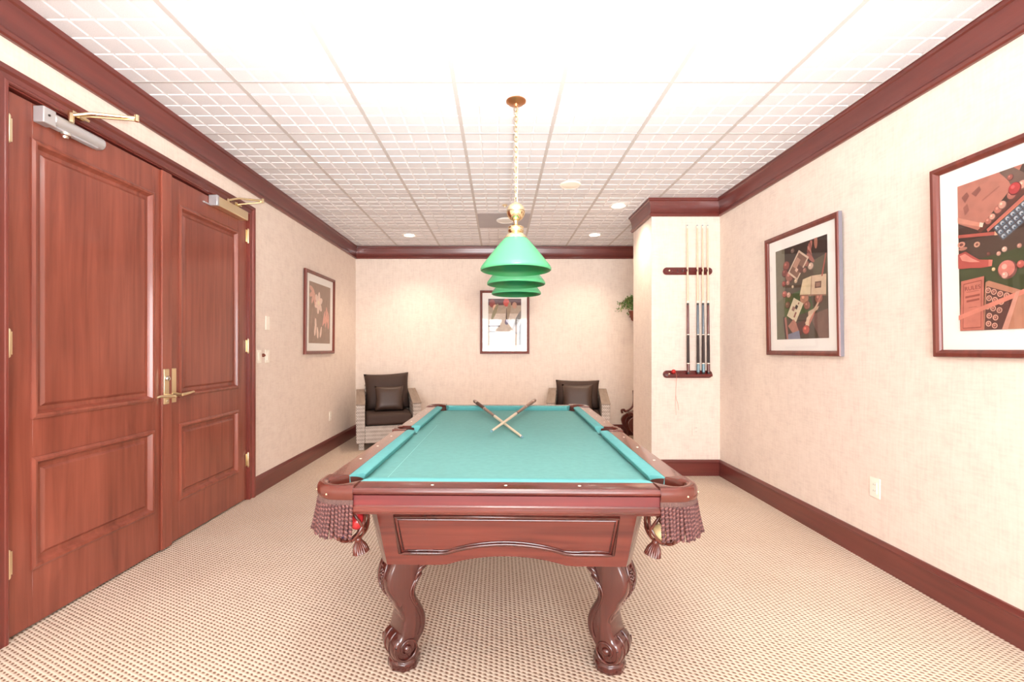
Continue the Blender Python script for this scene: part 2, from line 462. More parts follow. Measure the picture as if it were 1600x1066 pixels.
# crown moulding and baseboard profiles swept along straight runs: (out from wall, z)
CR = [(0, 2.580), (0.016, 2.580), (0.024, 2.588), (0.024, 2.606), (0.017, 2.616), (0.014, 2.622), (0.016, 2.66), (0.022, 2.70), (0.030, 2.722),
      (0.030, 2.728), (0.040, 2.734), (0.042, 2.748), (0.042, ZC-0.001), (0, ZC-0.001)]
BS = [(0, 0), (0.016, 0), (0.016, 0.128), (0.019, 0.131), (0.019, 0.138), (0.013, 0.148), (0.009, 0.158), (0, 0.160)]
def run(name, prof, p0, p1, nrm, mat, m0=0, m1=0):
    """sweep profile from p0 to p1, nrm = room side; m0/m1 = mitre lengthening per unit of offset"""
    d = (Vector(p1)-Vector(p0)).normalized(); mb = MB()
    rings = []
    for p, k in ((p0, -m0), (p1, m1)):
        rings.append([(p[0]+nrm[0]*o+d.x*k*o, p[1]+nrm[1]*o+d.y*k*o, z) for o, z in prof])
    mb.loft(rings, mat); return struct(mb, name, smooth=30)
for nm, pf, st in (('trim_2', CR, None), ('baseboard_left', BS, None)):
    pass
run('trim_2', CR, (XL, YF), (XL, YB), (1, 0), TRIMY, -1, -1)
run('trim_3', CR, (XR, YF), (XR, CY0), (-1, 0), TRIMY, -1, -1)
run('trim_4', CR, (CX0, CY0), (XR, CY0), (0, -1), TRIMX, 1, -1)
run('trim_5', CR, (CX0, CY0), (CX0, CY1), (-1, 0), TRIMY, 1, 1)
run('trim_6', CR, (XL, YB), (XR, YB), (0, -1), TRIMX, -1, -1)
run('trim_7', CR, (CX0, CY1), (XR, CY1), (0, 1), TRIMX, 1, -1)
run('baseboard_left', BS, (XL, DY1+0.075), (XL, YB), (1, 0), TRIMY, 0, -1)
run('baseboard_left_near', BS, (XL, YF), (XL, DY0-0.075), (1, 0), TRIMY, -1, 0)
run('baseboard_right', BS, (XR, YF), (XR, CY0), (-1, 0), TRIMY, -1, -1)
run('baseboard_column', BS, (CX0, CY0), (XR, CY0), (0, -1), TRIMX, 1, -1)
run('baseboard_column_side', BS, (CX0, CY0), (CX0, CY1), (-1, 0), TRIMY, 1, 1)
run('baseboard_far', BS, (XL, YB), (XR, YB), (0, -1), TRIMX, -1, -1)

# door casing: two uprights and a head with a stepped profile
CS = [(0, 0), (0.010, 0), (0.013, 0.005), (0.013, 0.014), (0.010, 0.018), (0.010, 0.040), (0.016, 0.044), (0.022, 0.050), (0.024, 0.070), (0, 0.070)]
m = MB()
for y, s in ((DY0, -1), (DY1, 1)):
    m.loft([[(XL+o, y+s*t, 0) for o, t in CS], [(XL+o, y+s*t, DZ+t) for o, t in CS]], TRIMZ)
m.loft([[(XL+o, DY0-t, DZ+t) for o, t in CS], [(XL+o, DY1+t, DZ+t) for o, t in CS]], TRIMY)
# jamb lining
m.box(XL-0.15, XL, DY0-0.004, DY0+0.004, 0, DZ, TRIMZ); m.box(XL-0.15, XL, DY1-0.004, DY1+0.004, 0, DZ, TRIMZ)
m.box(XL-0.15, XL, DY0, DY1, DZ-0.006, DZ+0.004, TRIMZ)
struct(m, 'trim_8', smooth=30)

# ------------------------------------------------------------------ doors
LW = (DY1-DY0-0.012)/2            # leaf width
def door_leaf(name, astragal, st=0.112):
    """leaf in local axes: u = +Y from hinge 0..LW, x = face outward (room) 0, thickness behind"""
    m = MB(); H = DZ-0.018; z0 = 0.012
    pu0, pu1 = st, LW-st
    pans = [(pu0, pu1, 0.268, 0.760), (pu0, pu1, 0.950, 2.205)]
    # stiles and rails
    m.box(-0.042, 0, 0, pu0, z0, H, DOORW); m.box(-0.042, 0, pu1, LW, z0, H, DOORW)
    for a, b in ((z0, 0.268), (0.760, 0.950), (2.205, H)): m.box(-0.042, 0, pu0, pu1, a, b, DOORW)
    leaf = tag(m.build(name, bevel=0.0015, seg=1), kind='structure')
    for (a, b, c, d) in pans:
        q = MB()
        # applied bolection moulding, stepped down into the recess, then a raised field
        steps = [(-0.008, 0.0), (-0.008, 0.006), (0.004, 0.012), (0.014, 0.010), (0.022, -0.004), (0.028, -0.012), (0.046, -0.013),
                 (0.050, -0.010), (0.058, -0.004), (0.062, -0.003)]
        rings = []
        for o, x in steps:
            rings.append([(x, a+o, c+o), (x, b-o, c+o), (x, b-o, d-o), (x, a+o, d-o)])
        q.loft(rings, DOORW, cap=False)
        q.add(rings[-1], [(0, 1, 2, 3)], DOORW)
        q.build('door_panel', leaf)
    if astragal:
        MB().box(0.0, 0.014, LW-0.055, LW+0.028, z0, H, DOORW).build('astragal', leaf, bevel=0.003)
    return leaf
d1 = door_leaf('door_1', True)
d1.location = (XL-0.012, DY0+0.006, 0); d1.rotation_euler = (0, 0, -R(0.7))
d2 = door_leaf('door_2', False, 0.130)
d2.scale = (1, 1, 1)
# second leaf hinged on its far side: mirror the mesh data so it runs back toward the first leaf
for o in [d2]+list(d2.children):
    for v in o.data.vertices: v.co.y = -v.co.y
    o.data.flip_normals()
d2.location = (XL-0.012, DY1-0.006, 0)
def hinge(leaf, s, x, y, z):
    m = MB()
    m.lathe([(0.002, -0.064), (0.006, -0.060), (0.0075, -0.054), (0.0075, 0.054), (0.006, 0.060), (0.002, 0.064)], BRASSL, 12, TR((x+0.010, y, z)))
    m.box(x, x+0.003, y, y+s*0.022, z-0.05, z+0.05, BRASSL)
    tag(m.build('hinge', leaf, smooth=40), 'brass hinge')
for z in (0.335, 1.285, 2.205):
    hinge(d1, 1, 0.004, 0.0, z); hinge(d2, -1, 0.004, 0.0, z)
def lever(leaf, s, u, dirn, cyl):
    """s = +1 when the leaf runs along +y; u = distance from hinge; dirn = lever direction along y"""
    y = s*u
    p = MB().box(0, 0.010, y-0.021, y+0.021, 0.915, 1.135, BRASSL).build('lock_plate', leaf, bevel=0.002)
    m = MB()
    m.lathe([(0.016, 0), (0.014, 0.02), (0.010, 0.05), (0.010, 0.058)], BRASSL, 16, TR((0.008, y, 0.965)) @ RY(R(90)))
    m.tube([(0.058, y, 0.965), (0.062, y+dirn*0.03, 0.967), (0.062, y+dirn*0.08, 0.972), (0.056, y+dirn*0.115, 0.974), (0.050, y+dirn*0.135, 0.968)],
           [0.010, 0.010, 0.009, 0.0085, 0.006], BRASSL, 10)
    tag(m.build('door_lever', leaf, smooth=50), 'brass lever handle')
    if cyl:
        q = MB(); q.lathe([(0.017, 0), (0.017, 0.008), (0.013, 0.014), (0.001, 0.015)], CHROME, 20, TR((0.010, y, 1.075)) @ RY(R(90)))
        q.box(0.024, 0.0255, y-0.0015, y+0.0015, 1.068, 1.082, DARK)
        q.lathe([(0.006, 0), (0.006, 0.006), (0.001, 0.008)], CHROME, 12, TR((0.010, y, 0.935)) @ RY(R(90)))
        q.build('lock_cylinder', leaf, smooth=40)
lever(d1, 1, LW-0.030, -1, True)
for o in list(d1.children):
    if o.name.startswith(('lock', 'door_lever')): o.location.x += 0.014
lever(d2, -1, LW-0.068, 1, False)

def closer(kind, y0, y1, zc, elbow, pin, shoe, label):
    e = empty('door_closer', (XL-0.012, (y0+y1)/2, zc), label, 'door closer')
    L = y1-y0; m = MB()
    if kind == 'round':
        prof = []
        for k in range(17):
            a = -PI/2+PI*k/16; prof.append((0.028+0.026*math.cos(a), 0.030*math.sin(a)))
        prof += [(0.0, 0.030), (0.0, -0.030)]
        T = Matrix(((1, 0, 0, 0), (0, 0, 1, 0), (0, 1, 0, 0), (0, 0, 0, 1)))
        m.prism(prof, -L/2+0.05, L/2, SILVER, T)
        m.box(0.0, 0.050, -L/2-0.005, -L/2+0.055, -0.040, 0.034, SILVER)
        m.box(0.01, 0.04, -L/2+0.05, L/2-0.03, -0.036, -0.026, GREYP)
        body = m.build('closer_body', e, bevel=0.004)
        q = MB(); q.lathe([(0.022, 0), (0.022, -0.012), (0.014, -0.016), (0.012, -0.026), (0.001, -0.027)], CHROME, 20, TR((0.028, -L/2+0.12, -0.034)))
        q.build('adjuster_cap', e, smooth=40)
        q = MB(); q.lathe([(0.005, -0.003), (0.005, 0.004), (0.001, 0.005)], DARK, 10, TR((0.050, -L/2+0.02, 0.0)) @ RY(R(90)))
        q.build('screw', e, smooth=40)
    else:
        m.box(0.0, 0.062, -L/2, L/2, -0.034, 0.038, BRASSL)
        m.box(0.0, 0.066, -L/2-0.006, -L/2+0.02, -0.037, 0.041, SILVER)
        body = m.build('closer_body', e, bevel=0.005)
        MB().box(0.0, 0.012, -L/2-0.075, -L/2-0.006, -0.036, -0.026, SILVER).build('mounting_plate', e, bevel=0.003)
    o = e.location
    def L_(p): return (p[0]-o.x, p[1]-o.y, p[2]-o.z)
    P, E, Sh = map(L_, (pin, elbow, shoe))
    q = MB()
    q.lathe([(0.013, -0.035), (0.013, 0.006), (0.008, 0.012), (0.001, 0.013)], BRASS, 14, TR(P))
    q.tube([P, (P[0]*0.7+E[0]*0.3, P[1]*0.7+E[1]*0.3, P[2]*0.55+E[2]*0.45+0.006), E], [0.009, 0.008, 0.008], BRASS, 8)
    q.lathe([(0.010, -0.018), (0.010, 0.014), (0.004, 0.018)], BRASS, 12, TR(E))
    q.build('closer_arm', e, smooth=40)
    q = MB()
    E2 = (E[0], E[1], E[2]-0.012)
    q.tube([E2, Sh], [0.0065, 0.0065], BRASS, 8)
    q.box(Sh[0]-0.03, Sh[0]-0.004, Sh[1]-0.03, Sh[1]+0.03, Sh[2]-0.012, Sh[2]+0.012, BRASS)
    q.tube([Sh, (Sh[0], Sh[1]+0.05, Sh[2]-0.002)], [0.010, 0.007], BRASS, 8)
    q.build('forearm_rod', e, smooth=40)
    return e
closer('round', 2.065, 2.385, 2.330, (-1.84, 2.31, 2.432), (-2.060, 2.19, 2.385), (-2.062, 2.235, 2.405),
       'silver rounded door closer with folding brass arm on the nearer door')
closer('boxy', 3.31, 3.72, 2.342, (-1.90, 3.656, 2.452), (-2.070, 3.47, 2.395), (-2.068, 3.60, 2.405),
       'boxy gold and silver door closer on the farther door')

# ------------------------------------------------------------------ pool table
PT = empty('pool_table', (0.046, 2.635, 0), 'mahogany pool table with teal cloth, scroll legs and fringed leather pockets', 'pool table', rz=-R(1.25))
a, b = 0.650, 1.145
ZT = 0.800
RWD = 0.080
def rail_profile(): # (inward offset from edge, z)
    return [(RWD, ZT), (0.016, ZT), (0.008, ZT-0.002), (0.002, ZT-0.007), (0.0, ZT-0.013), (0.002, ZT-0.019), (0.007, ZT-0.023), (0.012, ZT-0.026), (RWD, ZT-0.026)]
def frame_pt(side, s, n, z):
    """side frame: s along the side, n inward from the outer edge"""
    if side == 'front': return (s, -b+n, z)
    if side == 'back': return (s, b-n, z)
    if side == 'left': return (-a+n, s, z)
    return (a-n, s, z)
CP = 0.144; SP = 0.066
segs = [('front', -a+CP, a-CP), ('back', -a+CP, a-CP),
        ('left', -b+CP, -SP), ('left', SP, b-CP), ('right', -b+CP, -SP), ('right', SP, b-CP)]
for side, s0, s1 in segs:
    wx = side in ('front', 'back'); wm = TBX if wx else TBY; wr = TBR if wx else TBRY
    m = MB(); m.loft([[frame_pt(side, s, n, z) for n, z in rail_profile()] for s in (s0, s1)], wm)
    rail = m.build('rail', PT, smooth=25)
    # three inlaid sights
    for k in range(3):
        s = s0+(s1-s0)*(k+0.5)/3 if not wx else (-a+0.155)+(2*a-0.31)*(k+1)/4
        if not wx:
            e0 = -b+0.155 if s0 < 0 else 0.0; s = e0+(b-0.155)*(k+1)/4
        q = MB(); c = frame_pt(side, s, 0.040, ZT)
        q.lathe([(0.0055, -0.001), (0.0055, 0.0008), (0.004, 0.0010)], SIGHT, 14, TR(c)); q.build('sight', rail)
    # cushion
    nose = 0.152; m = MB()
    base0 = s0 - (0.0 if abs(s0) > SP+0.01 else 0.0); base1 = s1
    fl0 = 0.036 if abs(s0) > 0.1 else 0.012; fl1 = 0.036 if abs(s1) > 0.1 else 0.012
    rings = []
    pr = [(RWD, ZT-0.001, 0.0), (0.092, ZT+0.003, 0.25), (0.125, ZT+0.001, 0.85), (0.131, ZT-0.004, 1.0), (0.131, ZT-0.008, 1.0), (0.115, ZT-0.034, 0.65), (RWD, ZT-0.034, 0.0)]
    rings.append([frame_pt(side, s0+fl0*k, n, z) for n, z, k in pr]); rings.append([frame_pt(side, s1-fl1*k, n, z) for n, z, k in pr])
    m.loft(rings, CLOTHC); m.build('cushion', PT, smooth=40)
    # apron board and lower moulding
    m = MB()
    A = [(0.008, ZT-0.026), (0.008, ZT-0.060), (0.030, ZT-0.060), (0.030, ZT-0.026)]
    m.loft([[frame_pt(side, s, n, z) for n, z in A] for s in (s0, s1)], wr)
    ap = m.build('apron', PT)
    m = MB()
    Mo = [(0.030, ZT-0.058), (0.007, ZT-0.058), (0.003, ZT-0.062), (0.003, ZT-0.067), (0.000, ZT-0.071), (0.000, ZT-0.077), (0.003, ZT-0.082), (0.006, ZT-0.084), (0.007, ZT-0.088), (0.040, ZT-0.088), (0.040, ZT-0.058)]
    m.loft([[frame_pt(side, s, n, z) for n, z in Mo] for s in (s0, s1)], wm)
    m.build('apron_moulding', ap, smooth=25)
# bed cloth: rectangle with round bites at the pockets
def bed_outline(off=0.0):
    pts = []
    hx, hy = a-0.125+off, b-0.125+off
    def bite(cx, cy, r, a0, a1, n=10):
        return [(cx+r*math.cos(a0+(a1-a0)*i/n), cy+r*math.sin(a0+(a1-a0)*i/n)) for i in range(n+1)]
    r = 0.066; cc = 0.098
    # counter-clockwise from front-left corner
    def corner(sx, sy, a0, a1): return bite(sx*(a-cc), sy*(b-cc), r, a0, a1)
    q = math.asin(min(1, (cc-0.125+off*1.0)/r)) if False else 0
    pts += corner(-1, -1, R(115), R(-25)); pts += corner(1, -1, R(205), R(65))
    pts += bite(a-0.075, 0, 0.052, R(-90-20), R(-250), 8)
    pts += corner(1, 1, R(-65), R(-205)); pts += corner(-1, 1, R(25), R(-115))
    pts += bite(-a+0.075, 0, 0.052, R(70), R(-70), 8)
    return pts
MB().prism(bed_outline(), ZT-0.060, ZT-0.034, CLOTH).build('bed_cloth', PT)
# chalk line along the left cushion and spots (wear marks are part of the cloth)
m = MB(); m.box(-0.455, -0.4535, -0.96, 0.30, ZT-0.0339, ZT-0.0335, plain('chalk_mark', lin((150, 214, 208)), 0.9)); m.build('chalk_line', PT)
# subframe
MB().box(-a+0.165, a-0.165, -b+0.165, b-0.165, ZT-0.10, ZT-0.061, TBX).build('slate_frame', PT)
for sgn in (-1, 1):
    MB().box(-0.5, 0.5, sgn*(b-0.06), sgn*(b-0.035), ZT-0.088, ZT-0.03, TBX).build('rail_backing', PT)

# cabinet: four slanted panels with arched lower edges and chamfered corner posts
ZB = 0.447; ZTOPC = ZT-0.086
def archk(u, w_): return 0.0 if u > w_ else (1-(u/w_)**2)*min(1.0, ((w_-u)/(0.22*w_)))**0.35
def panel(side, half_t, half_b, n_t, n_b, arch, arch_in, arch_out, mat):
    def P(s, z, d=0.0):
        t = (ZTOPC-z)/(ZTOPC-ZB); n = n_t+(n_b-n_t)*t
        return frame_pt(side, s, n-d, z)
    def half(z): t = (ZTOPC-z)/(ZTOPC-ZB); return half_t+(half_b-half_t)*t
    bot = []
    K = 24
    for i in range(K+1):
        s = -half_b+2*half_b*i/K
        u = abs(s); k = archk(u, arch_out)
        bot.append((s, ZB+arch*k))
    vs = []; fs = []
    for dz in (0.0, -0.024):
        vs += [P(s, z, dz) for s, z in bot]; vs += [P(s/half_b*half_t, ZTOPC, dz) for s, z in bot]
    n = K+1
    for i in range(K):
        fs.append((i, i+1, n+i+1, n+i)); fs.append((2*n+i, 3*n+i, 3*n+i+1, 2*n+i+1))
        fs.append((i, 2*n+i, 2*n+i+1, i+1)); fs.append((n+i, n+i+1, 3*n+i+1, 3*n+i))
    fs.append((0, n, 3*n, 2*n)); fs.append((n-1, 3*n-1, 4*n-1, 2*n-1))
    pn = MB().add(vs, fs, mat).build('cabinet_panel', PT)
    # moulding outline
    ins = 0.062; zt = ZTOPC-0.062; zb = ZB+0.052
    out = []
    out.append(P(-half(zt)+ins, zt, 0.002)); out.append(P(half(zt)-ins, zt, 0.002)); out.append(P(half(zb)-ins*0.95, zb, 0.002))
    hb = half(zb)-ins*0.95
    for i in range(25):
        s = hb-2*hb*(i+0.5)/25; u = abs(s)
        k = archk(u, arch_out)
        out.append(P(s, zb+arch*k, 0.002))
    out.append(P(-hb, zb, 0.002))
    m = MB(); m.tube(out, 0.0080, TBZ, 8, closed=True); 
    cx = sum(p[0] for p in out)/len(out); cy = sum(p[1] for p in out)/len(out); cz = (zt+zb)/2
    inner = []
    for p in out:
        v = Vector(p); c = Vector((cx, cy, cz)); q = v.copy()
        dz = c.z-v.z; q.z += math.copysign(0.011, dz)
        if side in ('front', 'back'): q.x += math.copysign(min(0.013, abs(c.x-v.x)*0.05), c.x-v.x)
        else: q.y += math.copysign(min(0.013, abs(c.y-v.y)*0.05), c.y-v.y)
        inner.append(tuple(q))
    m.tube(inner, 0.0045, TBZ, 6, closed=True)
    m.build('panel_moulding', pn, smooth=60)
panel('front', 0.476, 0.448, 0.140, 0.215, 0.040, 0.11, 0.235, TBX)
panel('back', 0.476, 0.448, 0.140, 0.215, 0.040, 0.11, 0.235, TBX)
panel('left', 0.970, 0.895, 0.140, 0.175, 0.034, 0.35, 0.52, TBY)
panel('right', 0.970, 0.895, 0.140, 0.175, 0.034, 0.35, 0.52, TBY)
for sx in (-1, 1):
    for sy in (-1, 1):
        def CPt(z, k):
            t = (ZTOPC-z)/(ZTOPC-ZB)
            fx = 0.476+(0.448-0.476)*t; fy = b-(0.140+0.075*t)
            gx = a-(0.140+0.035*t); gy = 0.970+(0.895-0.970)*t
            return [(sx*fx, sy*fy, z), (sx*gx, sy*gy, z), (sx*(gx-0.03), sy*(gy-0.02), z), (sx*(fx-0.02), sy*(fy-0.03), z)]
        MB().loft([CPt(ZB, 0), CPt(ZTOPC, 0)], TBZ).build('corner_post', PT)
MB().box(-0.462, 0.462, -0.905, 0.905, ZB+0.036, ZB+0.055, TBX).build('cabinet_floor', PT)

# legs: S-scroll profile swept to a thickness, spirals, acanthus and octagonal foot
th = R(30); ct = math.cos(th); off = 0.031
OUTS = [(0.480, .085), (0.437, .092), (0.400, .106), (0.367, .114), (0.335, .111), (0.305, .099), (0.280, .085), (0.256, .076), (0.225, .061), (0.203, .054), (0.188, .056)]
INS = [(0.060, -.040), (0.080, -.053), (0.105, -.067), (0.130, -.083), (0.160, -.091), (0.195, -.091), (0.225, -.083), (0.256, -.069), (0.280, -.058), (0.310, -.053), (0.335, -.061), (0.362, -.076), (0.385, -.084), (0.410, -.100), (0.437, -.118), (0.480, -.126)]
oc = [((s-off)/ct, z) for z, s in OUTS]; ic = [((s+off)/ct, z) for z, s in INS]
SC = (0.014, 0.094); SR = 0.058
arc = [(SC[0]+SR*math.cos(t), SC[1]+SR*math.sin(t)) for t in [R(q) for q in (85, 115-30, 60, 35, 10, -15, -40, -65, -90, -115)]]
arc = [(SC[0]+SR*math.cos(R(q)), SC[1]+SR*math.sin(R(q))) for q in (62, 40, 18, -4, -26, -48, -70, -92, -114)]
pl = smoothcurve([(x, z, 0) for x, z in oc+arc+ic], 4)
poly = [(p.x, p.y) for p in pl]
def make_leg():
    LT = 0.064
    T = Matrix(((1, 0, 0, 0), (0, 0, -1, 0), (0, 1, 0, 0), (0, 0, 0, 1)))  # (x,y,z)->(x,-z,y)
    # body as a loft of shrunken outlines for soft edges
    m = MB(); n = len(poly)
    nr = []
    for i in range(n):
        p0 = Vector(poly[i-1]) if i else Vector(poly[0]); p1 = Vector(poly[(i+1) % n]) if i < n-1 else Vector(poly[-1])
        t = (p1-p0)
        if t.length < 1e-6: t = Vector((0, 1))
        t.normalize(); nr.append(Vector((t.y, -t.x)))
    area = sum(poly[i][0]*poly[(i+1) % n][1]-poly[(i+1) % n][0]*poly[i][1] for i in range(n))
    sg = -1 if area < 0 else 1
    rings = []
    for y, d in ((-LT, 0.014), (-LT+0.003, 0.008), (-LT+0.009, 0.003), (-LT+0.018, 0.0), (LT-0.018, 0.0), (LT-0.009, 0.003), (LT-0.003, 0.008), (LT, 0.014)):
        rings.append([(poly[i][0]-sg*nr[i].x*d, y, poly[i][1]-sg*nr[i].y*d) for i in range(n)])
    m.loft(rings, TBZ)
    leg = m.build('leg', PT, smooth=50)
    # carving: spiral volutes + edge bead on both faces
    q = MB()
    for sy in (-1, 1):
        sp = []
        for k in range(60):
            t = k/59; ang = R(200)-t*2*PI*1.25; r = 0.032*(1-t)**0.8+0.018
            sp.append((SC[0]+r*math.cos(ang+PI), sy*(LT+0.001), SC[1]+r*math.sin(ang+PI)))
        q.tube(sp, [0.0048 for k in range(60)], TBZ, 8)
        q.sphere((0, 0, 0), (0.0165, 0.012), TBZ, 16, TR((SC[0], sy*LT, SC[1])) @ RX(R(90)))
        # long groove edge along the inner side
        ed = smoothcurve([(x+0.026, sy*(LT+0.0005), z) for x, z in ic[3:15]], 4)
        q.tube(ed, 0.0042, TBZ, 7)
        # acanthus leaves on the inner shoulder
        for (x0, z0, x1, z1, w_) in ((-0.088, 0.432, -0.030, 0.385, .008), (-0.080, 0.412, -0.022, 0.365, .008), (-0.066, 0.398, -0.015, 0.340, .007), (-0.048, 0.372, -0.012, 0.300, .006), (-0.038, 0.362, -0.010, 0.285, .005), (-0.086, 0.447, -0.045, 0.420, .008)):
            mid = ((x0+x1)/2+0.010, (z0+z1)/2+0.010)
            q.tube(smoothcurve([(x0, sy*(LT-0.001), z0), (mid[0], sy*(LT+0.003), mid[1]), (x1, sy*(LT-0.001), z1)], 6), [w_*(0.4+0.6*math.sin(PI*min(1, (i+1)/12))) for i in range(13)], TBZ, 8)
    q.build('scroll_carving', leg, smooth=60)
    # flower and leaf carving down the outer knee
    q = MB()
    def ox(z):
        best = min(range(len(oc)-1), key=lambda i: 0 if oc[i][1] >= z >= oc[i+1][1] else 1)
        (x0, z0), (x1, z1) = oc[best], oc[best+1]; t = (z-z0)/(z1-z0) if z1 != z0 else 0
        return x0+(x1-x0)*t
    for k in range(7):
        an = 2*PI*k/7; z = 0.385+0.013*math.sin(an); y = 0.013*math.cos(an)
        q.sphere((ox(z)+0.001, y, z), 0.0065, TBZ, 10)
    q.sphere((ox(0.385)+0.003, 0, 0.385), 0.0065, TBZ, 10)
    for sy in (-1, 1):
        q.tube(smoothcurve([(ox(z)+0.002, sy*y, z) for z, y in ((0.440, .006), (0.425, .020), (0.39, .026), (0.35, .022), (0.32, .010), (0.30, .002))], 5), 0.0042, TBZ, 7)
        for (z, y) in ((0.425, .010), (0.412, .018), (0.36, .014), (0.345, .010), (0.33, .016), (0.315, .008)):
            q.tube([(ox(z)+0.001, 0.3*sy*y, z-0.008), (ox(z)+0.004, sy*y, z), (ox(z+0.01)+0.001, sy*y*1.3, z+0.010)], [0.002, 0.0045, 0.0015], TBZ, 7)
    for k in range(4):
        z = 0.305-0.014*k; q.sphere((ox(z)+0.001, 0, z), 0.006-0.0009*k, TBZ, 8)
    q.build('knee_carving', leg, smooth=60)
    # ribs wrapping the volute front
    q = MB()
    for y in (-0.020, 0.020):
        q.tube([(SC[0]+(SR+0.0005)*math.cos(R(t)), y, SC[1]+(SR+0.0005)*math.sin(R(t))) for t in range(60, -80, -10)], 0.0038, TBZ, 7)
    q.build('volute_ribs', leg, smooth=60)
    q = MB(); o8 = [(R(22.5+45*k)) for k in range(8)]
    def ring(r, z): return [(r*math.cos(t), r*math.sin(t), z) for t in o8]
    q.loft([ring(.060, 0), ring(.065, .003), ring(.065, .028), ring(.059, .034), ring(.059, .037), ring(.062, .041), ring(.060, .050), ring(.040, .060)], TBZ)
    q.build('foot', leg, bevel=0.0015, seg=1)
    return leg
leg0 = make_leg()
LX, LY = 0.410, 0.815
for i, (sx, sy, ang) in enumerate(((-1, -1, 216), (1, -1, -36), (-1, 1, 144), (1, 1, 36))):
    l = leg0 if i == 0 else copy_tree(leg0, PT)
    l.location = (sx*LX, sy*LY, 0); l.rotation_euler = (0, 0, R(ang))

# corner pockets: leather iron, liner, braid and fringe, net basket and tassel
def corner_pocket():
    m = MB()
    rad = 0.095; path = []
    for t in range(4): path.append((-a, -b+0.146-(0.146-rad)*t/4, (-1, 0)))
    for k in range(13):
        q = R(180+90*k/12); path.append((-a+rad+rad*math.cos(q), -b+rad+rad*math.sin(q), (math.cos(q), math.sin(q))))
    for t in range(1, 5): path.append((-a+rad+(0.146-rad)*t/4, -b, (0, -1)))
    n = len(path); rings = []
    for i, (x, y, nn) in enumerate(path):
        t = abs(i-(n-1)/2)/((n-1)/2)
        w_ = 0.034+0.050*max(0, (t-0.45)/0.55)**1.6
        o = 0.004
        sec = [(o-0.004, ZT-0.040), (o, ZT-0.034), (o+0.001, ZT-0.020), (o, ZT-0.008), (o-0.005, ZT+0.002), (o-0.014, ZT+0.006), (-w_*0.55, ZT+0.006), (-w_+0.004, ZT+0.003), (-w_, ZT-0.002), (-w_, ZT-0.036), (-w_*0.5, ZT-0.040)]
        rings.append([(x+nn[0]*d, y+nn[1]*d, z) for d, z in sec])
    m.loft(rings, LEATH)
    # small studs
    for i in (7, n-8):
        x, y, nn = path[i]; m.sphere((x+nn[0]*0.005, y+nn[1]*0.005, ZT-0.022), 0.0035, BRASSL, 8)
    cp = m.build('corner_pocket', PT, smooth=45)
    cx, cy = -a+0.092, -b+0.092
    lm = MB(); lm.lathe([(0.058, ZT-0.004), (0.060, ZT-0.03), (0.060, ZT-0.075)], LEATHD, 28, TR((cx, cy, 0)), cap=False)
    lm.lathe([(0.0605, ZT-0.075), (0.056, ZT-0.004)], LEATHD, 28, TR((cx, cy, 0)), cap=False); lm.build('pocket_liner', cp, smooth=60)
    # braid
    bm_ = MB(); o = 0.0
    for i in range(n-1):
        (x0, y0, n0), (x1, y1, n1) = path[i], path[i+1]
        for k in range(3):
            t = k/3; x = x0+(x1-x0)*t; y = y0+(y1-y0)*t; nx = n0[0]+(n1[0]-n0[0])*t; ny = n0[1]+(n1[1]-n0[1])*t
            bm_.tube([(x-nx*0.002, y-ny*0.002, ZT-0.040), (x+nx*0.0015, y+ny*0.0015, ZT-0.049), (x-nx*0.001, y-ny*0.001, ZT-0.058)], 0.0026, BRAID, 6)
    r1 = [[(p[0]+p[2][0]*d, p[1]+p[2][1]*d, z) for d, z in ((-0.006, ZT-0.038), (0, ZT-0.038), (0, ZT-0.058), (-0.006, ZT-0.058))] for p in path]
    bm_.loft(r1, BRAID); bm_.build('braid', cp, smooth=60)
    # fringe cords
    f = MB(); pts = []
    tot = 0; cum = [0]
    for i in range(n-1): tot += math.dist(path[i][:2], path[i+1][:2]); cum.append(tot)
    NC = 21
    for k in range(NC):
        s = tot*(k+0.5)/NC; i = max(j for j in range(n-1) if cum[j] <= s); t = (s-cum[i])/(cum[i+1]-cum[i])
        x = path[i][0]*(1-t)+path[i+1][0]*t; y = path[i][1]*(1-t)+path[i+1][1]*t
        nx = path[i][2][0]*(1-t)+path[i+1][2][0]*t; ny = path[i][2][1]*(1-t)+path[i+1][2][1]*t
        L = 0.098+0.012*random.random(); lean = 0.010+0.012*random.random(); sw = 0.006*(random.random()-0.5)
        for ph in (0, PI):
            P = []
            for j in range(65):
                u = j/64; tw = u*2*PI*8+ph+k
                bx = x+nx*(lean*u**1.3)-ny*sw*u; by = y+ny*(lean*u**1.3)+nx*sw*u
                P.append((bx+0.0034*math.cos(tw), by+0.0034*math.sin(tw), ZT-0.056-L*u))
            f.tube(P, [0.0036]*64+[0.0018], CORD if ph == 0 else CORD2, 6)
    f.build('fringe', cp, smooth=60)
    # strap net
    nb = MB(); nc = Vector((cx+0.006, cy+0.012, ZT-0.150)); rx, rz = 0.066, 0.066
    def SP_(lat, lon): return (nc.x+rx*math.cos(lat)*math.cos(lon), nc.y+rx*math.cos(lat)*math.sin(lon), nc.z+rz*math.sin(lat))
    for k in range(6):
        for sg in (-1, 1):
            P = [SP_(R(48-130*j/14), 2*PI*k/6+sg*R(75)*j/14) for j in range(15)]
            nb.tube(P, 0.0054, LEATH, 6)
    nb.tube([SP_(R(46), 2*PI*k/20) for k in range(20)], 0.005, LEATH, 6, closed=True)
    nb.tube([SP_(R(-80), 2*PI*k/10) for k in range(10)], 0.005, LEATH, 6, closed=True)
    for k in range(6):
        q = 2*PI*k/6; nb.tube([SP_(R(46), q), (cx+0.057*math.cos(q), cy+0.057*math.sin(q), ZT-0.07)], 0.004, LEATH, 6)
    nb.build('strap_net', cp, smooth=60)
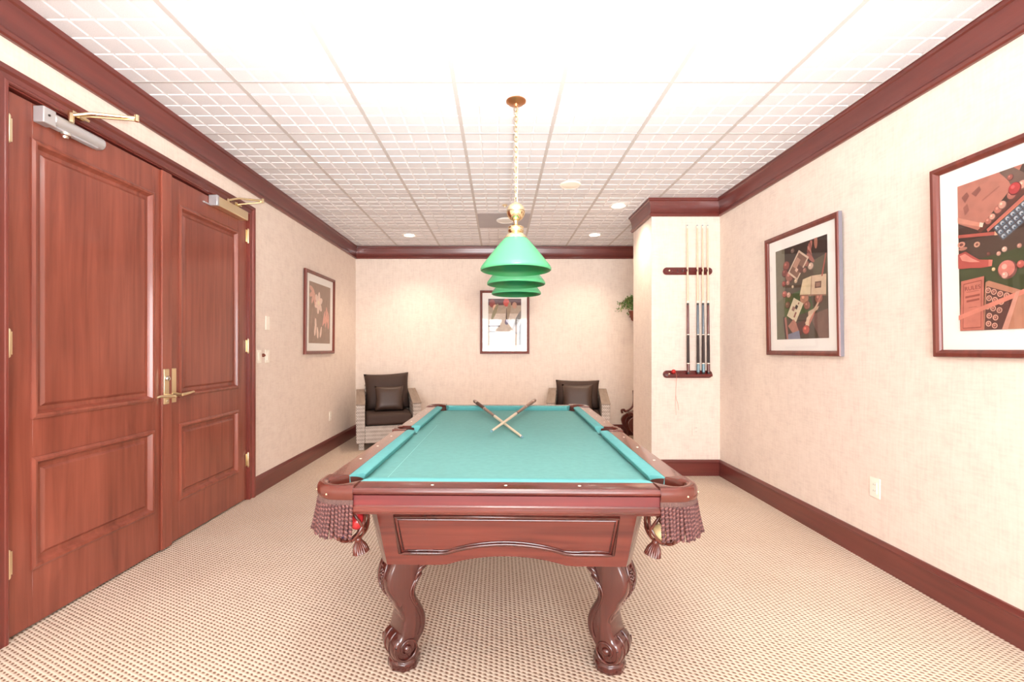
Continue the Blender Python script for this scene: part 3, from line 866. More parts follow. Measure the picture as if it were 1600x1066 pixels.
    tb = MB(); tp = TR((nc.x+0.030, nc.y+0.0, nc.z-rz-0.004+0.012)) @ RY(R(-14))
    tb.lathe([(0.006, 0.01), (0.012, 0.0), (0.013, -0.008), (0.010, -0.012)], LEATH, 14, tp)
    for k in range(18):
        q = 2*PI*k/18; tb.tube([(0.010*math.cos(q), 0.010*math.sin(q), -0.010), (0.020*math.cos(q), 0.020*math.sin(q), -0.028), (0.026*math.cos(q), 0.026*math.sin(q), -0.052)], [0.003, 0.0042, 0.0036], LEATH, 6, T=tp)
    tb.build('net_tassel', cp, smooth=60)
    return cp
pk = corner_pocket()
def mirror_copy(o, parent, sx, sy):
    """mirrored duplicate of the part and its sub-parts (about the table centre)"""
    c = o.copy(); c.data = o.data.copy(); COL.objects.link(c); c.parent = parent
    for v in c.data.vertices: v.co.x *= sx; v.co.y *= sy
    if sx*sy < 0: c.data.flip_normals()
    for ch in list(o.children): mirror_copy(ch, c, sx, sy)
    return c
for sx, sy in ((-1, 1), (1, -1), (-1, -1)): mirror_copy(pk, PT, sx, sy)
# side pockets
def side_pocket():
    m = MB(); n = 15; rings = []
    for i in range(n):
        q = R(-90+180*i/(n-1)); t = abs(i-(n-1)/2)/((n-1)/2)
        cx, cy = -a+0.045, 0
        nx, ny = -math.cos(q), math.sin(q)
        ro = 0.056; x = cx+nx*ro*(0.045/0.056+0.12); y = cy+ny*(SP+0.002)
        w_ = 0.020+0.012*t
        if t > 0.85: x = -a+0.02; w_ = 0.085; nx, ny = -1, 0
        sec = [(0.0, ZT-0.036), (0.003, ZT-0.02), (0.0, ZT+0.001), (-0.006, ZT+0.005), (-w_, ZT+0.004), (-w_, ZT-0.036)]
        rings.append([(x+nx*d, y+ny*d, z) for d, z in sec])
    # replace ends by straight ears
    m.loft(rings[2:-2], LEATH)
    for s in (-1, 1): m.box(-a-0.002, -a+0.078, min(s*(SP-0.012), s*(SP+0.004)), max(s*(SP-0.012), s*(SP+0.004)), ZT-0.036, ZT+0.004, LEATH)
    sp = m.build('side_pocket', PT, bevel=0.002)
    lm = MB(); lm.lathe([(0.047, ZT-0.004), (0.047, ZT-0.075)], LEATHD, 24, TR((-a+0.062, 0, 0)), cap=False); lm.build('pocket_liner', sp, smooth=60)
    nb = MB(); nc = Vector((-a+0.062, 0, ZT-0.145)); rx = 0.055
    def SP_(lat, lon): return (nc.x+rx*math.cos(lat)*math.cos(lon), nc.y+rx*math.cos(lat)*math.sin(lon), nc.z+rx*math.sin(lat))
    for k in range(6):
        for sg in (-1, 1): nb.tube([SP_(R(48-130*j/10), 2*PI*k/6+sg*R(75)*j/10) for j in range(11)], 0.004, LEATH, 5)
    for k in range(6):
        q = 2*PI*k/6; nb.tube([SP_(R(46), q), (nc.x+0.045*math.cos(q), 0.045*math.sin(q), ZT-0.07)], 0.004, LEATH, 5)
    nb.build('strap_net', sp, smooth=60)
    return sp
sp0 = side_pocket(); mirror_copy(sp0, PT, -1, 1)

# balls caught in the nets (world positions through the table's frame)
PTM = TR(PT.location) @ RZ(PT.rotation_euler.z)
def ball(lx, ly, lz, mat, label, stripe=None):
    p = PTM @ Vector((lx, ly, lz)); m = MB(); m.sphere((0, 0, 0), 0.0286, mat, 28)
    return tag(m.build('pool_ball', loc=p, smooth=80), label, 'ball')
cx, cy, cz = -a+0.098, -b+0.104, ZT-0.150
ball(cx+0.030, cy-0.006, cz+0.004, BALLR, 'red pool ball in the strap net of the near left corner pocket')
ball(cx-0.020, cy-0.010, cz-0.026, BALLB, 'dark purple pool ball low in the net of the near left pocket')
ball(-cx-0.014, cy-0.004, cz-0.028, BALLY, 'cream pool ball low in the net of the near right pocket')

# ------------------------------------------------------------------ cues
def cue(name, mats, label, tip, butt, group=None, L=1.46):
    """mats: shaft, forearm, wrap, sleeve; local +Z from butt (0) to tip (L)"""
    sh, fo, wr, sl = mats
    e = empty(name, butt, label, 'pool cue', group=group)
    d = (Vector(tip)-Vector(butt)); L = d.length
    e.rotation_mode = 'QUATERNION'; e.rotation_quaternion = d.to_track_quat('Z', 'Y')
    def r(z): return 0.0150-(0.0150-0.0064)*z/L
    def seg(nm, z0, z1, mat, dr=0.0, lab=None):
        m = MB(); m.lathe([(r(z0)+dr, z0), (r((z0+z1)/2)+dr, (z0+z1)/2), (r(z1)+dr, z1)], mat, 16)
        o = m.build(nm, e, smooth=40)
        if lab: o['label'] = lab
    seg('rubber_bumper', 0, 0.018, DARK, -0.002)
    seg('butt_sleeve', 0.018, 0.100, sl)
    seg('ring', 0.100, 0.108, SIGHT, 0.0005)
    seg('wrap', 0.108, 0.385, wr)
    seg('ring', 0.385, 0.392, SIGHT, 0.0005)
    seg('forearm', 0.392, 0.680, fo)
    seg('joint_collar', 0.680, 0.700, DARK, 0.0004)
    seg('ring', 0.700, 0.722, SIGHT, 0.0003)
    seg('shaft', 0.722, L-0.032, sh)
    seg('ferrule', L-0.032, L-0.008, SIGHT, 0.0001)
    seg('tip', L-0.008, L, CUETE)
    return e
def dirto(tip, butt, L=1.36):
    t, bt = Vector(tip), Vector(butt); return t+(bt-t).normalized()*L
tA = Vector((0.127, 2.50, 0.776)); bA = dirto(tA, (-0.200, 3.77, 0.826), 1.33)
cue('pool_cue', (MAPLE, CUEBR, CUEWB, CUEBR), 'pool cue crossed underneath on the teal cloth, butt on the far rail left', tA, bA)
tB = Vector((-0.043, 2.53, 0.803)); bB = dirto(tB, (0.290, 3.77, 0.832), 1.31)
cue('pool_cue', (MAPLE, CUEBR, CUEBR, CUEBR), 'pool cue crossed on top on the teal cloth, butt on the far rail right', tB, bB)
# wall rack
def stadium(w_, h_, n=12):
    r = h_/2; pts = []
    for k in range(n+1):
        q = R(-90+180*k/n); pts.append((w_/2-r+r*math.cos(q), r*math.sin(q)))
    for k in range(n+1):
        q = R(90+180*k/n); pts.append((-w_/2+r+r*math.cos(q), r*math.sin(q)))
    return pts
RK = empty('cue_rack', (1.873, CY0, 0.97), 'dark red two-bar wall cue rack on the column face', 'cue rack')
TW_ = Matrix(((1, 0, 0, 0), (0, 0, -1, 0), (0, 1, 0, 0), (0, 0, 0, 1)))   # (x,y,h)->(x,-h,y)
cue_x = [0, 0.098, 0.150, 0.200]; cue_x = [v-0.010 for v in cue_x]
for nm, z in (('upper_bar', 2.035-0.97), ('lower_bar', 1.010-0.97)):
    m = MB()
    m.prism(stadium(0.490, 0.074), 0, 0.016, RACKW, TR((0, 0, z)) @ TW_)
    m.prism(stadium(0.466, 0.052), 0.016, 0.022, RACKW, TR((0, 0, z)) @ TW_)
    if nm == 'upper_bar':
        # comb of clips with gaps where the cues stand
        m.box(-0.16, 0.215, -0.030, -0.020, z-0.012, z+0.012, RACKW)
        for x in [-0.11, -0.06, -0.03]+[c+dx for c in cue_x for dx in (-0.016, 0.016)]:
            m.box(x-0.005, x+0.005, -0.062, -0.028, z-0.012, z+0.012, RACKW)
    else:
        m.box(-0.215, 0.225, -0.064, -0.020, z-0.020, z+0.004, RACKW)
    m.build(nm, RK, bevel=0.003)
    q = MB()
    for x in (-0.185,): q.lathe([(0.007, 0), (0.007, 0.004), (0.003, 0.006)], BRASSL, 12, TR((x, -0.022, z+0.004)) @ RX(R(90)))
    q.build('brass_screw', RK, smooth=40)
kinds = [(MAPLE, CUEMA, CUEWR, CUEMA, 'pool cue with maroon forearm standing alone on the left of the wall rack'),
         (MAPLE, CUEBL, CUEWR, CUETE, 'pool cue with slate blue forearm, second from left in the wall rack'),
         (MAPLE, CUEBL, CUEWR, CUETE, 'pool cue with slate blue forearm, third from left in the wall rack'),
         (MAPLE, CUEMA, CUEWR, CUEMA, 'pool cue with maroon forearm at the right end of the wall rack')]
for x, k in zip(cue_x, kinds):
    bx = 1.873+x; cue('pool_cue', k[:4], k[4], (bx-0.010+0.004, CY0-0.042, 2.485), (bx+0.003, CY0-0.044, 1.015), group='cues in the wall rack')
# red chalk holder with its string
RC = empty('chalk_holder', (1.722, CY0-0.042, 1.030), 'small red ball chalk holder with dangling pink string on the rack', 'chalk holder')
m = MB(); m.sphere((0, 0, 0.008), 0.022, REDP, 16); m.build('ball', RC, smooth=80)
m = MB(); st = smoothcurve([(0.012, -0.022, 0.0), (0.018, -0.028, -0.05), (0.014, -0.020, -0.16), (0.016, -0.02, -0.25), (0.036, -0.01, -0.30), (0.046, -0.01, -0.37)], 5)
m.tube(st, 0.0018, plain('pink_string', lin((214, 132, 112)), 0.8), 6)
m.tube(smoothcurve([(0.014, -0.020, -0.16), (0.012, -0.02, -0.28), (0.018, -0.015, -0.42)], 5), 0.0014, MAT['pink_string'], 6); m.build('string', RC)

# ------------------------------------------------------------------ billiard light
BL = empty('billiard_light', (0.102, 2.75, ZC), 'brass billiard light with three green glass cone shades hanging on a chain', 'pendant light', rz=-R(2.3))
zb_ = 1.940-ZC
m = MB(); m.lathe([(0.060, 0.0), (0.060, -0.004), (0.050, -0.012), (0.014, -0.020), (0.010, -0.034), (0.004, -0.036)], COPPER, 32); m.build('canopy', BL, smooth=40)
m = MB(); z = -0.034; k = 0
while z > zb_+0.055:
    T = TR((0, 0, z-0.014)) @ RZ(R(90*(k % 2)+20)) 
    P = [(0.0100*math.cos(2*PI*j/14), 0, 0.0185*math.sin(2*PI*j/14)) for j in range(14)]
    m.tube(P, 0.0030, BRASS, 6, closed=True, T=T); z -= 0.0305; k += 1
m.build('chain', BL, smooth=60)
m = MB(); m.tube([(0.006, 0, -0.03), (0.010, 0.003, -0.3), (0.006, -0.003, -0.6), (0.004, 0, zb_+0.03)], 0.0018, BRASSL, 6); m.build('lamp_cord', BL)
m = MB(); m.tube([(0, -0.49, zb_), (0, 0.49, zb_)], 0.010, BRASS, 14)
m.build('crossbar', BL, smooth=40)
def lamp_unit(y):
    m = MB(); m.sphere((0, y, zb_), 0.046, BRASS, 32)
    m.lathe([(0.012, -0.040), (0.014, -0.046), (0.010, -0.052), (0.011, -0.066), (0.020, -0.070)], BRASS, 20, TR((0, y, zb_)))
    o = m.build('brass_ball', BL, smooth=60)
    m = MB(); m.lathe([(0.012, -0.068), (0.034, -0.071), (0.039, -0.077), (0.036, -0.083), (0.039, -0.088), (0.039, -0.100), (0.034, -0.104), (0.044, -0.112), (0.052, -0.122), (0.058, -0.131), (0.057, -0.138)], BRASS, 28, TR((0, y, zb_)))
    m.build('shade_fitter', BL, smooth=60)
    # glass shade: outer skin and lining
    o_ = [(0.044, -0.122), (0.054, -0.130), (0.075, -0.152), (0.105, -0.188), (0.140, -0.232), (0.165, -0.264), (0.171, -0.272), (0.1755, -0.281), (0.1755, -0.290), (0.171, -0.293)]
    m = MB(); m.lathe(o_, SHADE, 56, TR((0, y, zb_)), cap=False)
    i_ = [(0.171, -0.293), (0.169, -0.290), (0.166, -0.274), (0.158, -0.262), (0.135, -0.233), (0.100, -0.189), (0.070, -0.153), (0.044, -0.127), (0.044, -0.122)]
    m.lathe(i_, SHADEIN, 56, TR((0, y, zb_)), cap=False)
    sh = m.build('shade', BL, smooth=60)
    m = MB(); m.lathe([(0.012, -0.130), (0.014, -0.165), (0.028, -0.195), (0.030, -0.215), (0.022, -0.235), (0.002, -0.245)], WHITE, 20, TR((0, y, zb_)))
    m.build('bulb', sh, smooth=60)
for y in (-0.49, 0.0, 0.49): lamp_unit(y)

# ------------------------------------------------------------------ ceiling fittings
def downlight(x, y, label, on=True):
    e = empty('recessed_downlight', (x, y, ZC), label, 'ceiling light', group='recessed downlights')
    m = MB(); m.lathe([(0.095, 0.002), (0.095, -0.004), (0.088, -0.008), (0.072, -0.006), (0.070, 0.004)], WHITE, 32, cap=False); m.build('trim_ring', e, smooth=50)
    m = MB(); m.lathe([(0.071, 0.0025), (0.050, -0.002), (0.002, -0.004)], LAMPW, 28, cap=True); m.build('lens', e, smooth=50)
    d = bpy.data.lights.new('downlight_lamp', 'SPOT'); d.energy = 34; d.color = (1.0, 0.80, 0.60); d.spot_size = R(120); d.spot_blend = 0.9; d.shadow_soft_size = 0.05
    l = bpy.data.objects.new('downlight_lamp', d); COL.objects.link(l); l.location = (0, 0, -0.02); l.parent = e
downlight(-1.18, 5.98, 'recessed downlight near the far wall, left of the green lamp')
downlight(1.25, 5.95, 'recessed downlight near the far wall, right of the green lamp')
downlight(1.245, 4.75, 'recessed downlight beside the column crown moulding')
e = empty('ceiling_speaker', (0.647, 4.14, ZC), 'round cream ceiling speaker between lamp chain and column', 'speaker')
MB().lathe([(0.095, 0.002), (0.095, -0.006), (0.086, -0.012), (0.084, -0.010)], IVORY, 36).build('rim', e, smooth=40)
MB().lathe([(0.084, -0.009), (0.060, -0.014), (0.002, -0.016)], IVORY, 36).build('grille', e, smooth=40)
x0 = TX0; y0 = TY0+4*TW
e = empty('speaker_panel', (x0+TW/2, y0+TW/2, ZC), 'grey ceiling panel with round speaker behind the lamp', 'speaker')
MB().box(-TW/2+0.013, TW/2-0.013, -TW/2+0.008, TW/2-0.008, -0.004, 0.005, GREYP).build('panel', e)
MB().lathe([(0.105, -0.004), (0.105, -0.012), (0.092, -0.018), (0.090, -0.014), (0.002, -0.018)], WHITE, 36, TR((0.02, -0.03, 0))).build('speaker_grille', e, smooth=40)
m = MB(); m.lathe([(0.030, 0), (0.030, -0.004), (0.010, -0.008), (0.008, -0.022), (0.001, -0.023)], BRASSL, 18); 
tag(m.build('sprinkler', loc=(0.060, 4.73, ZC), smooth=40), 'tiny fire sprinkler in the ceiling just behind the lamp ball', 'sprinkler')
e = empty('ceiling_light_fixture', (TX0+TW/2, TY0-2*TW, ZC), 'rectangular ceiling light panel at the top edge above the table', 'ceiling light')
m = MB()
for (q0, q1, r0, r1) in ((-TW/2+0.012, TW/2-0.012, TW-0.03, TW-0.006), (-TW/2+0.012, TW/2-0.012, -TW+0.006, -TW+0.03), (-TW/2+0.012, -TW/2+0.036, -TW+0.006, TW-0.006), (TW/2-0.036, TW/2-0.012, -TW+0.006, TW-0.006)):
    m.box(q0, q1, r0, r1, -0.008, 0.004, WHITE)
m.build('frame', e); MB().box(-TW/2+0.036, TW/2-0.036, -TW+0.03, TW-0.03, -0.002, 0.004, PANELL).build('diffuser', e)

# ------------------------------------------------------------------ wall plates
def plate(name, loc, rz, label, cat, w_=0.072, h_=0.116, kind='outlet', mat=IVORY, group=None):
    e = empty(name, loc, label, cat, rz=rz, group=group)          # faces local -Y
    MB().box(-w_/2, w_/2, -0.006, 0, -h_/2, h_/2, mat).build('plate', e, bevel=0.0025)
    m = MB()
    if kind == 'outlet':
        m.box(-0.017, 0.017, -0.009, -0.005, -0.034, 0.034, mat)
        for z in (-0.018, 0.018):
            for x in (-0.006, 0.006): m.box(x-0.001, x+0.001, -0.0096, -0.009, z-0.004, z+0.005, DARK)
        m.build('socket', e, bevel=0.0008, seg=1)
    elif kind == 'switch':
        m.box(-0.016, 0.016, -0.010, -0.005, -0.033, 0.033, mat); m.build('rocker', e, bevel=0.001)
    elif kind == 'dimmer':
        m.box(-0.016, 0.016, -0.009, -0.005, -0.030, 0.030, mat); m.build('rocker', e, bevel=0.001)
    return e
plate('wall_outlet', (XR, 2.66, 0.449), -R(90), 'ivory power outlet on the right wall above the baseboard', 'outlet')
plate('wall_outlet', (XL, 5.65, 0.430), R(90), 'ivory power outlet on the left wall before the armchair', 'outlet')
plate('wall_outlet', (1.958, CY0, 0.458), 0, 'pale outlet on the column below the cue rack', 'outlet', mat=WALL)
plate('light_switch', (XL, 3.975, 1.195), R(90), 'ivory rocker switch on the left wall nearest the door casing', 'light switch', kind='switch')
plate('light_switch', (XL, 4.115, 1.195), R(90), 'ivory rocker switch below the blank plate, farther from the door', 'light switch', kind='switch')
m = MB(); m.lathe([(0.016, 0), (0.016, 0.006), (0.012, 0.014), (0.008, 0.020), (0.002, 0.021)], POT, 20, RX(R(90)))
tag(m.build('dimmer_knob', loc=(XL, 4.045, 1.205), rot=(0, 0, R(90)), smooth=40), 'small round dark knob between the two wall switches', 'knob')
plate('wall_plate', (XL, 4.12, 1.495), R(90), 'tall blank ivory plate on the left wall above the switches', 'wall plate', h_=0.125, kind='blank')

# ------------------------------------------------------------------ framed pictures
def poly_rot(cx, cy, w_, h_, ang):
    c, s = math.cos(R(ang)), math.sin(R(ang))
    return [(cx+x*c-y*s, cy+x*s+y*c) for x, y in ((-w_/2, -h_/2), (w_/2, -h_/2), (w_/2, h_/2), (-w_/2, h_/2))]
def disc(cx, cy, r, asp=1.0, n=16): return [(cx+r*math.cos(2*PI*k/n), cy+r*asp*math.sin(2*PI*k/n)) for k in range(n)]
def picture(loc, rz, w_, h_, mats_, tilt, art, bg, label, mwid=0.085, side=None, words=None, fmat=FRW):
    e = empty('framed_picture', loc, label, 'framed picture', rz=rz); e.rotation_euler = (tilt, 0, rz)   # faces local -Y, base at bottom
    fw = 0.036; fd = 0.030
    prof = [(0.0, 0.0), (0.0, -fd*0.75), (0.004, -fd), (fw*0.55, -fd*1.05), (fw*0.85, -fd*0.8), (fw, -fd*0.55), (fw, -0.004)]
    m = MB(); corners = [(-w_/2, 0, 1, 1), (w_/2, 0, -1, 1), (w_/2, h_, -1, -1), (-w_/2, h_, 1, -1)]
    n = len(prof)
    rings = [[(cx_+sx*o, y, cz_+sz*o) for o, y in prof] for cx_, cz_, sx, sz in corners]
    vs = [p for r_ in rings for p in r_]
    for j in range(4):
        k = (j+1) % 4
        for i in range(n-1):
            m.add([rings[j][i], rings[j][i+1], rings[k][i+1], rings[k][i]], [(0, 1, 2, 3)], (side if (side and i == 0) else fmat))
    m.box(-w_/2+0.004, w_/2-0.004, -0.004, -0.001, 0.004, h_-0.004, DARK)
    m.build('frame', e)
    MB().box(-w_/2+fw-0.004, w_/2-fw+0.004, -0.010, -0.004, fw-0.004, h_-fw+0.004, MATB).build('mat_board', e)
    x0, x1 = -w_/2+fw+mwid, w_/2-fw-mwid; z0, z1 = fw+mwid*1.05, h_-fw-mwid
    m = MB(); m.add([(x0, -0.0104, z0), (x1, -0.0104, z0), (x1, -0.0104, z1), (x0, -0.0104, z1)], [(0, 1, 2, 3)], flat(bg))
    def clip(P):
        def side_(P, f, g):
            out = []
            for i in range(len(P)):
                A, B = P[i-1], P[i]; fa, fb = f(A), f(B)
                if fa >= 0: 
                    if fb >= 0: out.append(B)
                    else: t = fa/(fa-fb); out.append((A[0]+(B[0]-A[0])*t, A[1]+(B[1]-A[1])*t))
                elif fb >= 0:
                    t = fa/(fa-fb); out.append((A[0]+(B[0]-A[0])*t, A[1]+(B[1]-A[1])*t)); out.append(B)
            return out
        for f in (lambda p: p[0], lambda p: 1-p[0], lambda p: p[1], lambda p: 1-p[1]):
            if len(P) < 3: return []
            P = side_(P, f, None)
        return P
    y = -0.0105
    for P, c in art:
        P = clip(list(P))
        if len(P) < 3: continue
        y -= 0.00003
        m.add([(x0+(x1-x0)*u, y, z0+(z1-z0)*v) for u, v in P], [tuple(range(len(P)))], flat(c))
    pr = m.build('print', e)
    if words:
        for (t, u, v, sz, ang, c) in words:
            cu = bpy.data.curves.new('lettering', 'FONT'); cu.body = t; cu.size = sz; cu.align_x = 'CENTER'
            to = bpy.data.objects.new('lettering_src', cu); COL.objects.link(to)
            dg = bpy.context.evaluated_depsgraph_get(); me = bpy.data.meshes.new_from_object(to.evaluated_get(dg))
            bpy.data.objects.remove(to)
            T = TR((x0+(x1-x0)*u, y-0.0003, z0+(z1-z0)*v)) @ RY(-R(ang)) @ RX(R(90))
            for vv in me.vertices: vv.co = T @ vv.co
            me.materials.clear(); me.materials.append(flat(c))
            lo = bpy.data.objects.new('lettering', me); COL.objects.link(lo); lo.parent = pr
    MB().box(-w_/2+fw-0.003, w_/2-fw+0.003, -0.0150, -0.0135, fw-0.003, h_-fw+0.003, GLASS).build('glass', e)
    return e

# art 1 (left wall): pale flowers on tan ground
def petal(cx, cy, l, w_, ang, n=10):
    c, s = math.cos(R(ang)), math.sin(R(ang)); P = []
    for k in range(n*2):
        t = k/(n*2)*2*PI; x = l*(0.5+0.5*math.cos(t)); yy = w_*0.5*math.sin(t); P.append((cx+x*c-yy*s, cy+x*s+yy*c))
    return P
art1 = []
for k in range(14):
    art1.append((petal(0.1+0.8*random.random(), 0.05+0.5*random.random(), 0.35, 0.03, 60+60*random.random()), random.choice([(150, 118, 100), (132, 104, 88), (176, 138, 118)])))
for ang in range(0, 360, 60): art1.append((petal(0.42, 0.68, 0.19, 0.11, ang+20), (236, 206, 190)))
art1.append((disc(0.42, 0.68, 0.04), (240, 222, 190)))
for ang in (200, 240, 160, 280): art1.append((petal(0.22, 0.84, 0.22, 0.08, ang), (222, 166, 146)))
for (x, yy, an) in ((0.62, 0.3, 65), (0.75, 0.28, 75), (0.85, 0.35, 100), (0.68, 0.34, 50), (0.9, 0.25, 90)): art1.append((petal(x, yy, 0.3, 0.07, an), (226, 160, 142)))
for (x, yy, an) in ((0.25, 0.12, 80), (0.4, 0.08, 100), (0.5, 0.1, 70), (0.3, 0.22, 95)): art1.append((petal(x, yy, 0.2, 0.08, an), (238, 208, 192)))
picture((XL, 5.30, 1.205), R(90), 0.86, 0.925, None, 0.010, art1, (152, 122, 104), 'framed print of pale flowers on the left wall beyond the doors', mwid=0.082)

# art 2 (far wall): games table scene, lower part paled to paint in the window glare on its glass
art2 = [([(0, 0), (1, 0), (1, 0.68), (0, 0.68)], (206, 190, 176)), ([(0, 0.86), (1, 0.86), (1, 1), (0, 1)], (96, 66, 70)),
        (disc(0.12, 0.90, 0.09), (150, 74, 70)), (disc(0.55, 0.92, 0.09), (206, 92, 84)), (disc(0.22, 0.80, 0.08), (232, 190, 160)), (disc(0.80, 0.86, 0.07), (196, 150, 130)),
        (petal(0.1, 0.55, 0.4, 0.1, 60), (150, 140, 110)), (petal(0.55, 0.5, 0.45, 0.12, 75), (160, 140, 118)), (petal(0.75, 0.35, 0.5, 0.12, 55), (132, 126, 122)),
        ([(0.0, 0.40), (0.35, 0.40), (0.35, 0.43), (0, 0.43)], (96, 92, 100)), (disc(0.56, 0.50, 0.06), (130, 120, 140)), ([(0.54, 0.55), (0.57, 0.55), (0.56, 0.8), (0.55, 0.8)], (80, 60, 60)),
        ([(0.0, 0.28), (0.22, 0.28), (0.22, 0.30), (0, 0.30)], (130, 126, 130)), ([(0.93, 0.0), (1, 0.0), (1, 0.5), (0.93, 0.4)], (100, 96, 100)),
        (disc(0.85, 0.35, 0.10), (150, 144, 150)), (disc(0.85, 0.35, 0.08), (200, 190, 186)), (petal(0.2, 0.12, 0.6, 0.14, 10), (190, 176, 170))]
picture((0.080, YB, 1.192), 0, 0.722, 0.925, None, 0.006, art2, (178, 160, 142), 'framed games still-life print on the far wall behind the green lamp', mwid=0.085)

# art 3 (right wall, farther): books, cards and balls on a green cloth; drawn on a 330 x 690 sheet
def sheet(wd, ht):
    def P(pts): return [((x)/wd, 1-y/ht) for x, y in pts]
    def D(x, y, r_, ry=None, n=18): return P([(x+r_*math.cos(2*PI*k/n), y+(ry or r_)*math.sin(2*PI*k/n)) for k in range(n)])
    def Q(cx, cy, w_, h_, ang):
        c, s_ = math.cos(R(ang)), math.sin(R(ang)); return P([(cx+x*c-y*s_, cy+x*s_+y*c) for x, y in ((-w_/2, -h_/2), (w_/2, -h_/2), (w_/2, h_/2), (-w_/2, h_/2))])
    return P, D, Q
def rball(D, x, y, r_, c):
    dk = tuple(int(v*0.62) for v in c); lt = tuple(min(255, int(v*1.2+18)) for v in c)
    return [(D(x, y, r_), dk), (D(x-r_*0.08, y-r_*0.1, r_*0.86), c), (D(x-r_*0.3, y-r_*0.35, r_*0.28), lt)]
P, D, Q = sheet(400, 560)
art3 = [(P([(0, 0), (400, 0), (400, 560), (0, 560)]), (84, 70, 56)), (P([(0, 0), (80, 0), (80, 560), (0, 560)]), (112, 106, 88)), (P([(80, 0), (400, 0), (400, 130), (80, 150)]), (58, 44, 38)),
        (P([(80, 300), (260, 260), (300, 400), (60, 440)]), (72, 88, 48)), (P([(0, 330), (70, 300), (70, 560), (0, 560)]), (96, 96, 74)), (P([(300, 120), (400, 100), (400, 330), (310, 330)]), (92, 84, 66))]
for (x, y, r_, c) in ((95, 110, 30, (140, 74, 66)), (80, 150, 26, (120, 60, 56)), (120, 180, 36, (146, 92, 82)), (160, 175, 26, (120, 66, 58)), (70, 215, 18, (150, 70, 64)), (105, 215, 16, (170, 120, 106)), (75, 280, 22, (170, 96, 86)), (110, 290, 18, (196, 160, 140)),
                    (170, 215, 14, (210, 180, 150)), (285, 150, 22, (200, 170, 150)), (255, 130, 18, (150, 96, 84)), (240, 165, 16, (160, 110, 96)), (235, 330, 36, (176, 128, 104)), (340, 340, 30, (150, 96, 80)), (100, 350, 22, (118, 84, 64)), (255, 370, 26, (150, 96, 80)), (145, 245, 10, (214, 190, 160))):
    art3 += rball(D, x, y, r_, c)
for k in range(7): art3.append((petal(0.66+0.02*k, 0.84-0.012*k, 0.17, 0.05, 60+14*k), ((158, 96, 86), (184, 120, 106), (126, 72, 64))[k % 3]))
art3 += [(Q(190, 125, 150, 95, -52), (206, 182, 160)), (Q(190, 125, 128, 76, -52), (128, 92, 78)), (Q(180, 110, 60, 34, -52), (182, 138, 118)), (Q(205, 150, 34, 50, -52), (100, 66, 58)), (Q(178, 150, 20, 20, -40), (206, 170, 150)),
         (P([(225, 215), (292, 205), (282, 320), (200, 300)]), (214, 194, 158)), (P([(292, 205), (392, 212), (388, 322), (282, 318)]), (206, 180, 152)), (Q(335, 262, 44, 36, 4), (104, 74, 64)), (Q(335, 262, 30, 22, 4), (150, 112, 94)),
         (P([(288, 206), (294, 206), (284, 320), (278, 320)]), (160, 128, 104)), (P([(200, 300), (388, 322), (388, 330), (198, 308)]), (150, 112, 90)),
         (Q(160, 385, 120, 86, -60), (212, 198, 168)), (Q(172, 370, 24, 20, -60), (52, 36, 38)), (Q(148, 378, 26, 22, -60), (150, 110, 98)), (Q(160, 415, 34, 12, -60), (140, 84, 76)), (Q(190, 350, 12, 8, -60), (120, 60, 56)),
         (Q(150, 490, 80, 62, 50), (176, 122, 106)), (P([(170, 470), (235, 450), (250, 500), (200, 540)]), (98, 58, 52)), (P([(270, 430), (400, 400), (400, 560), (340, 560)]), (118, 88, 78)), (P([(70, 430), (88, 420), (104, 560), (86, 560)]), (168, 112, 100)), (P([(60, 420), (70, 418), (88, 560), (76, 560)]), (60, 40, 38)),
         (P([(100, 530), (190, 510), (200, 560), (100, 560)]), (130, 132, 150)), (P([(352, 320), (362, 322), (262, 500), (244, 492)]), (188, 116, 98)), (P([(330, 360), (340, 362), (250, 480), (236, 470)]), (206, 178, 150)), (P([(250, 440), (276, 420), (262, 500), (236, 500)]), (216, 188, 162)),
         (P([(262, 405), (340, 380), (330, 400), (262, 430)]), (196, 168, 142)), (P([(388, 100), (396, 100), (368, 220), (358, 220)]), (168, 88, 76)), (D(325, 20, 12, 40), (166, 110, 92))]
art3 += rball(D, 245, 510, 28, (184, 92, 80)) + rball(D, 150, 30, 16, (120, 96, 84))
picture((XR, 3.30, 1.212), -R(90), 0.80, 0.930, None, 0.018, art3, (104, 76, 66), 'framed print of books, cards and balls, hung nearest the cue rack', mwid=0.082, side=FSIDE)

# art 4 (right wall, nearer): map, cues, bottle, ball, chalk box and rules book; sheet 690 x 700
P, D, Q = sheet(690, 700)
art4 = [(P([(0, 0), (690, 0), (690, 700), (0, 700)]), (72, 52, 44)), (P([(0, 330), (690, 250), (690, 560), (0, 620)]), (64, 70, 40)), (P([(0, 300), (420, 250), (500, 330), (0, 380)]), (78, 58, 48)),
        (P([(0, 0), (300, 0), (250, 90), (100, 235), (0, 180)]), (178, 116, 100)), (P([(200, 0), (262, 0), (330, 60), (258, 92), (240, 50)]), (112, 88, 78)), (P([(20, 60), (48, 40), (60, 62), (38, 90)]), (140, 84, 74)), (P([(70, 55), (110, 32), (118, 52), (92, 76)]), (136, 82, 72)), (P([(28, 110), (50, 95), (58, 130), (36, 150)]), (150, 92, 80)), (P([(120, 100), (200, 60), (204, 64), (124, 106)]), (158, 98, 86)),
        (P([(140, 240), (690, -120), (690, -100), (146, 254)]), (190, 108, 94)), (P([(170, 262), (690, -40), (690, -20), (176, 276)]), (176, 92, 80)), (P([(95, 236), (340, 70), (360, 92), (110, 250)]), (98, 56, 46))]
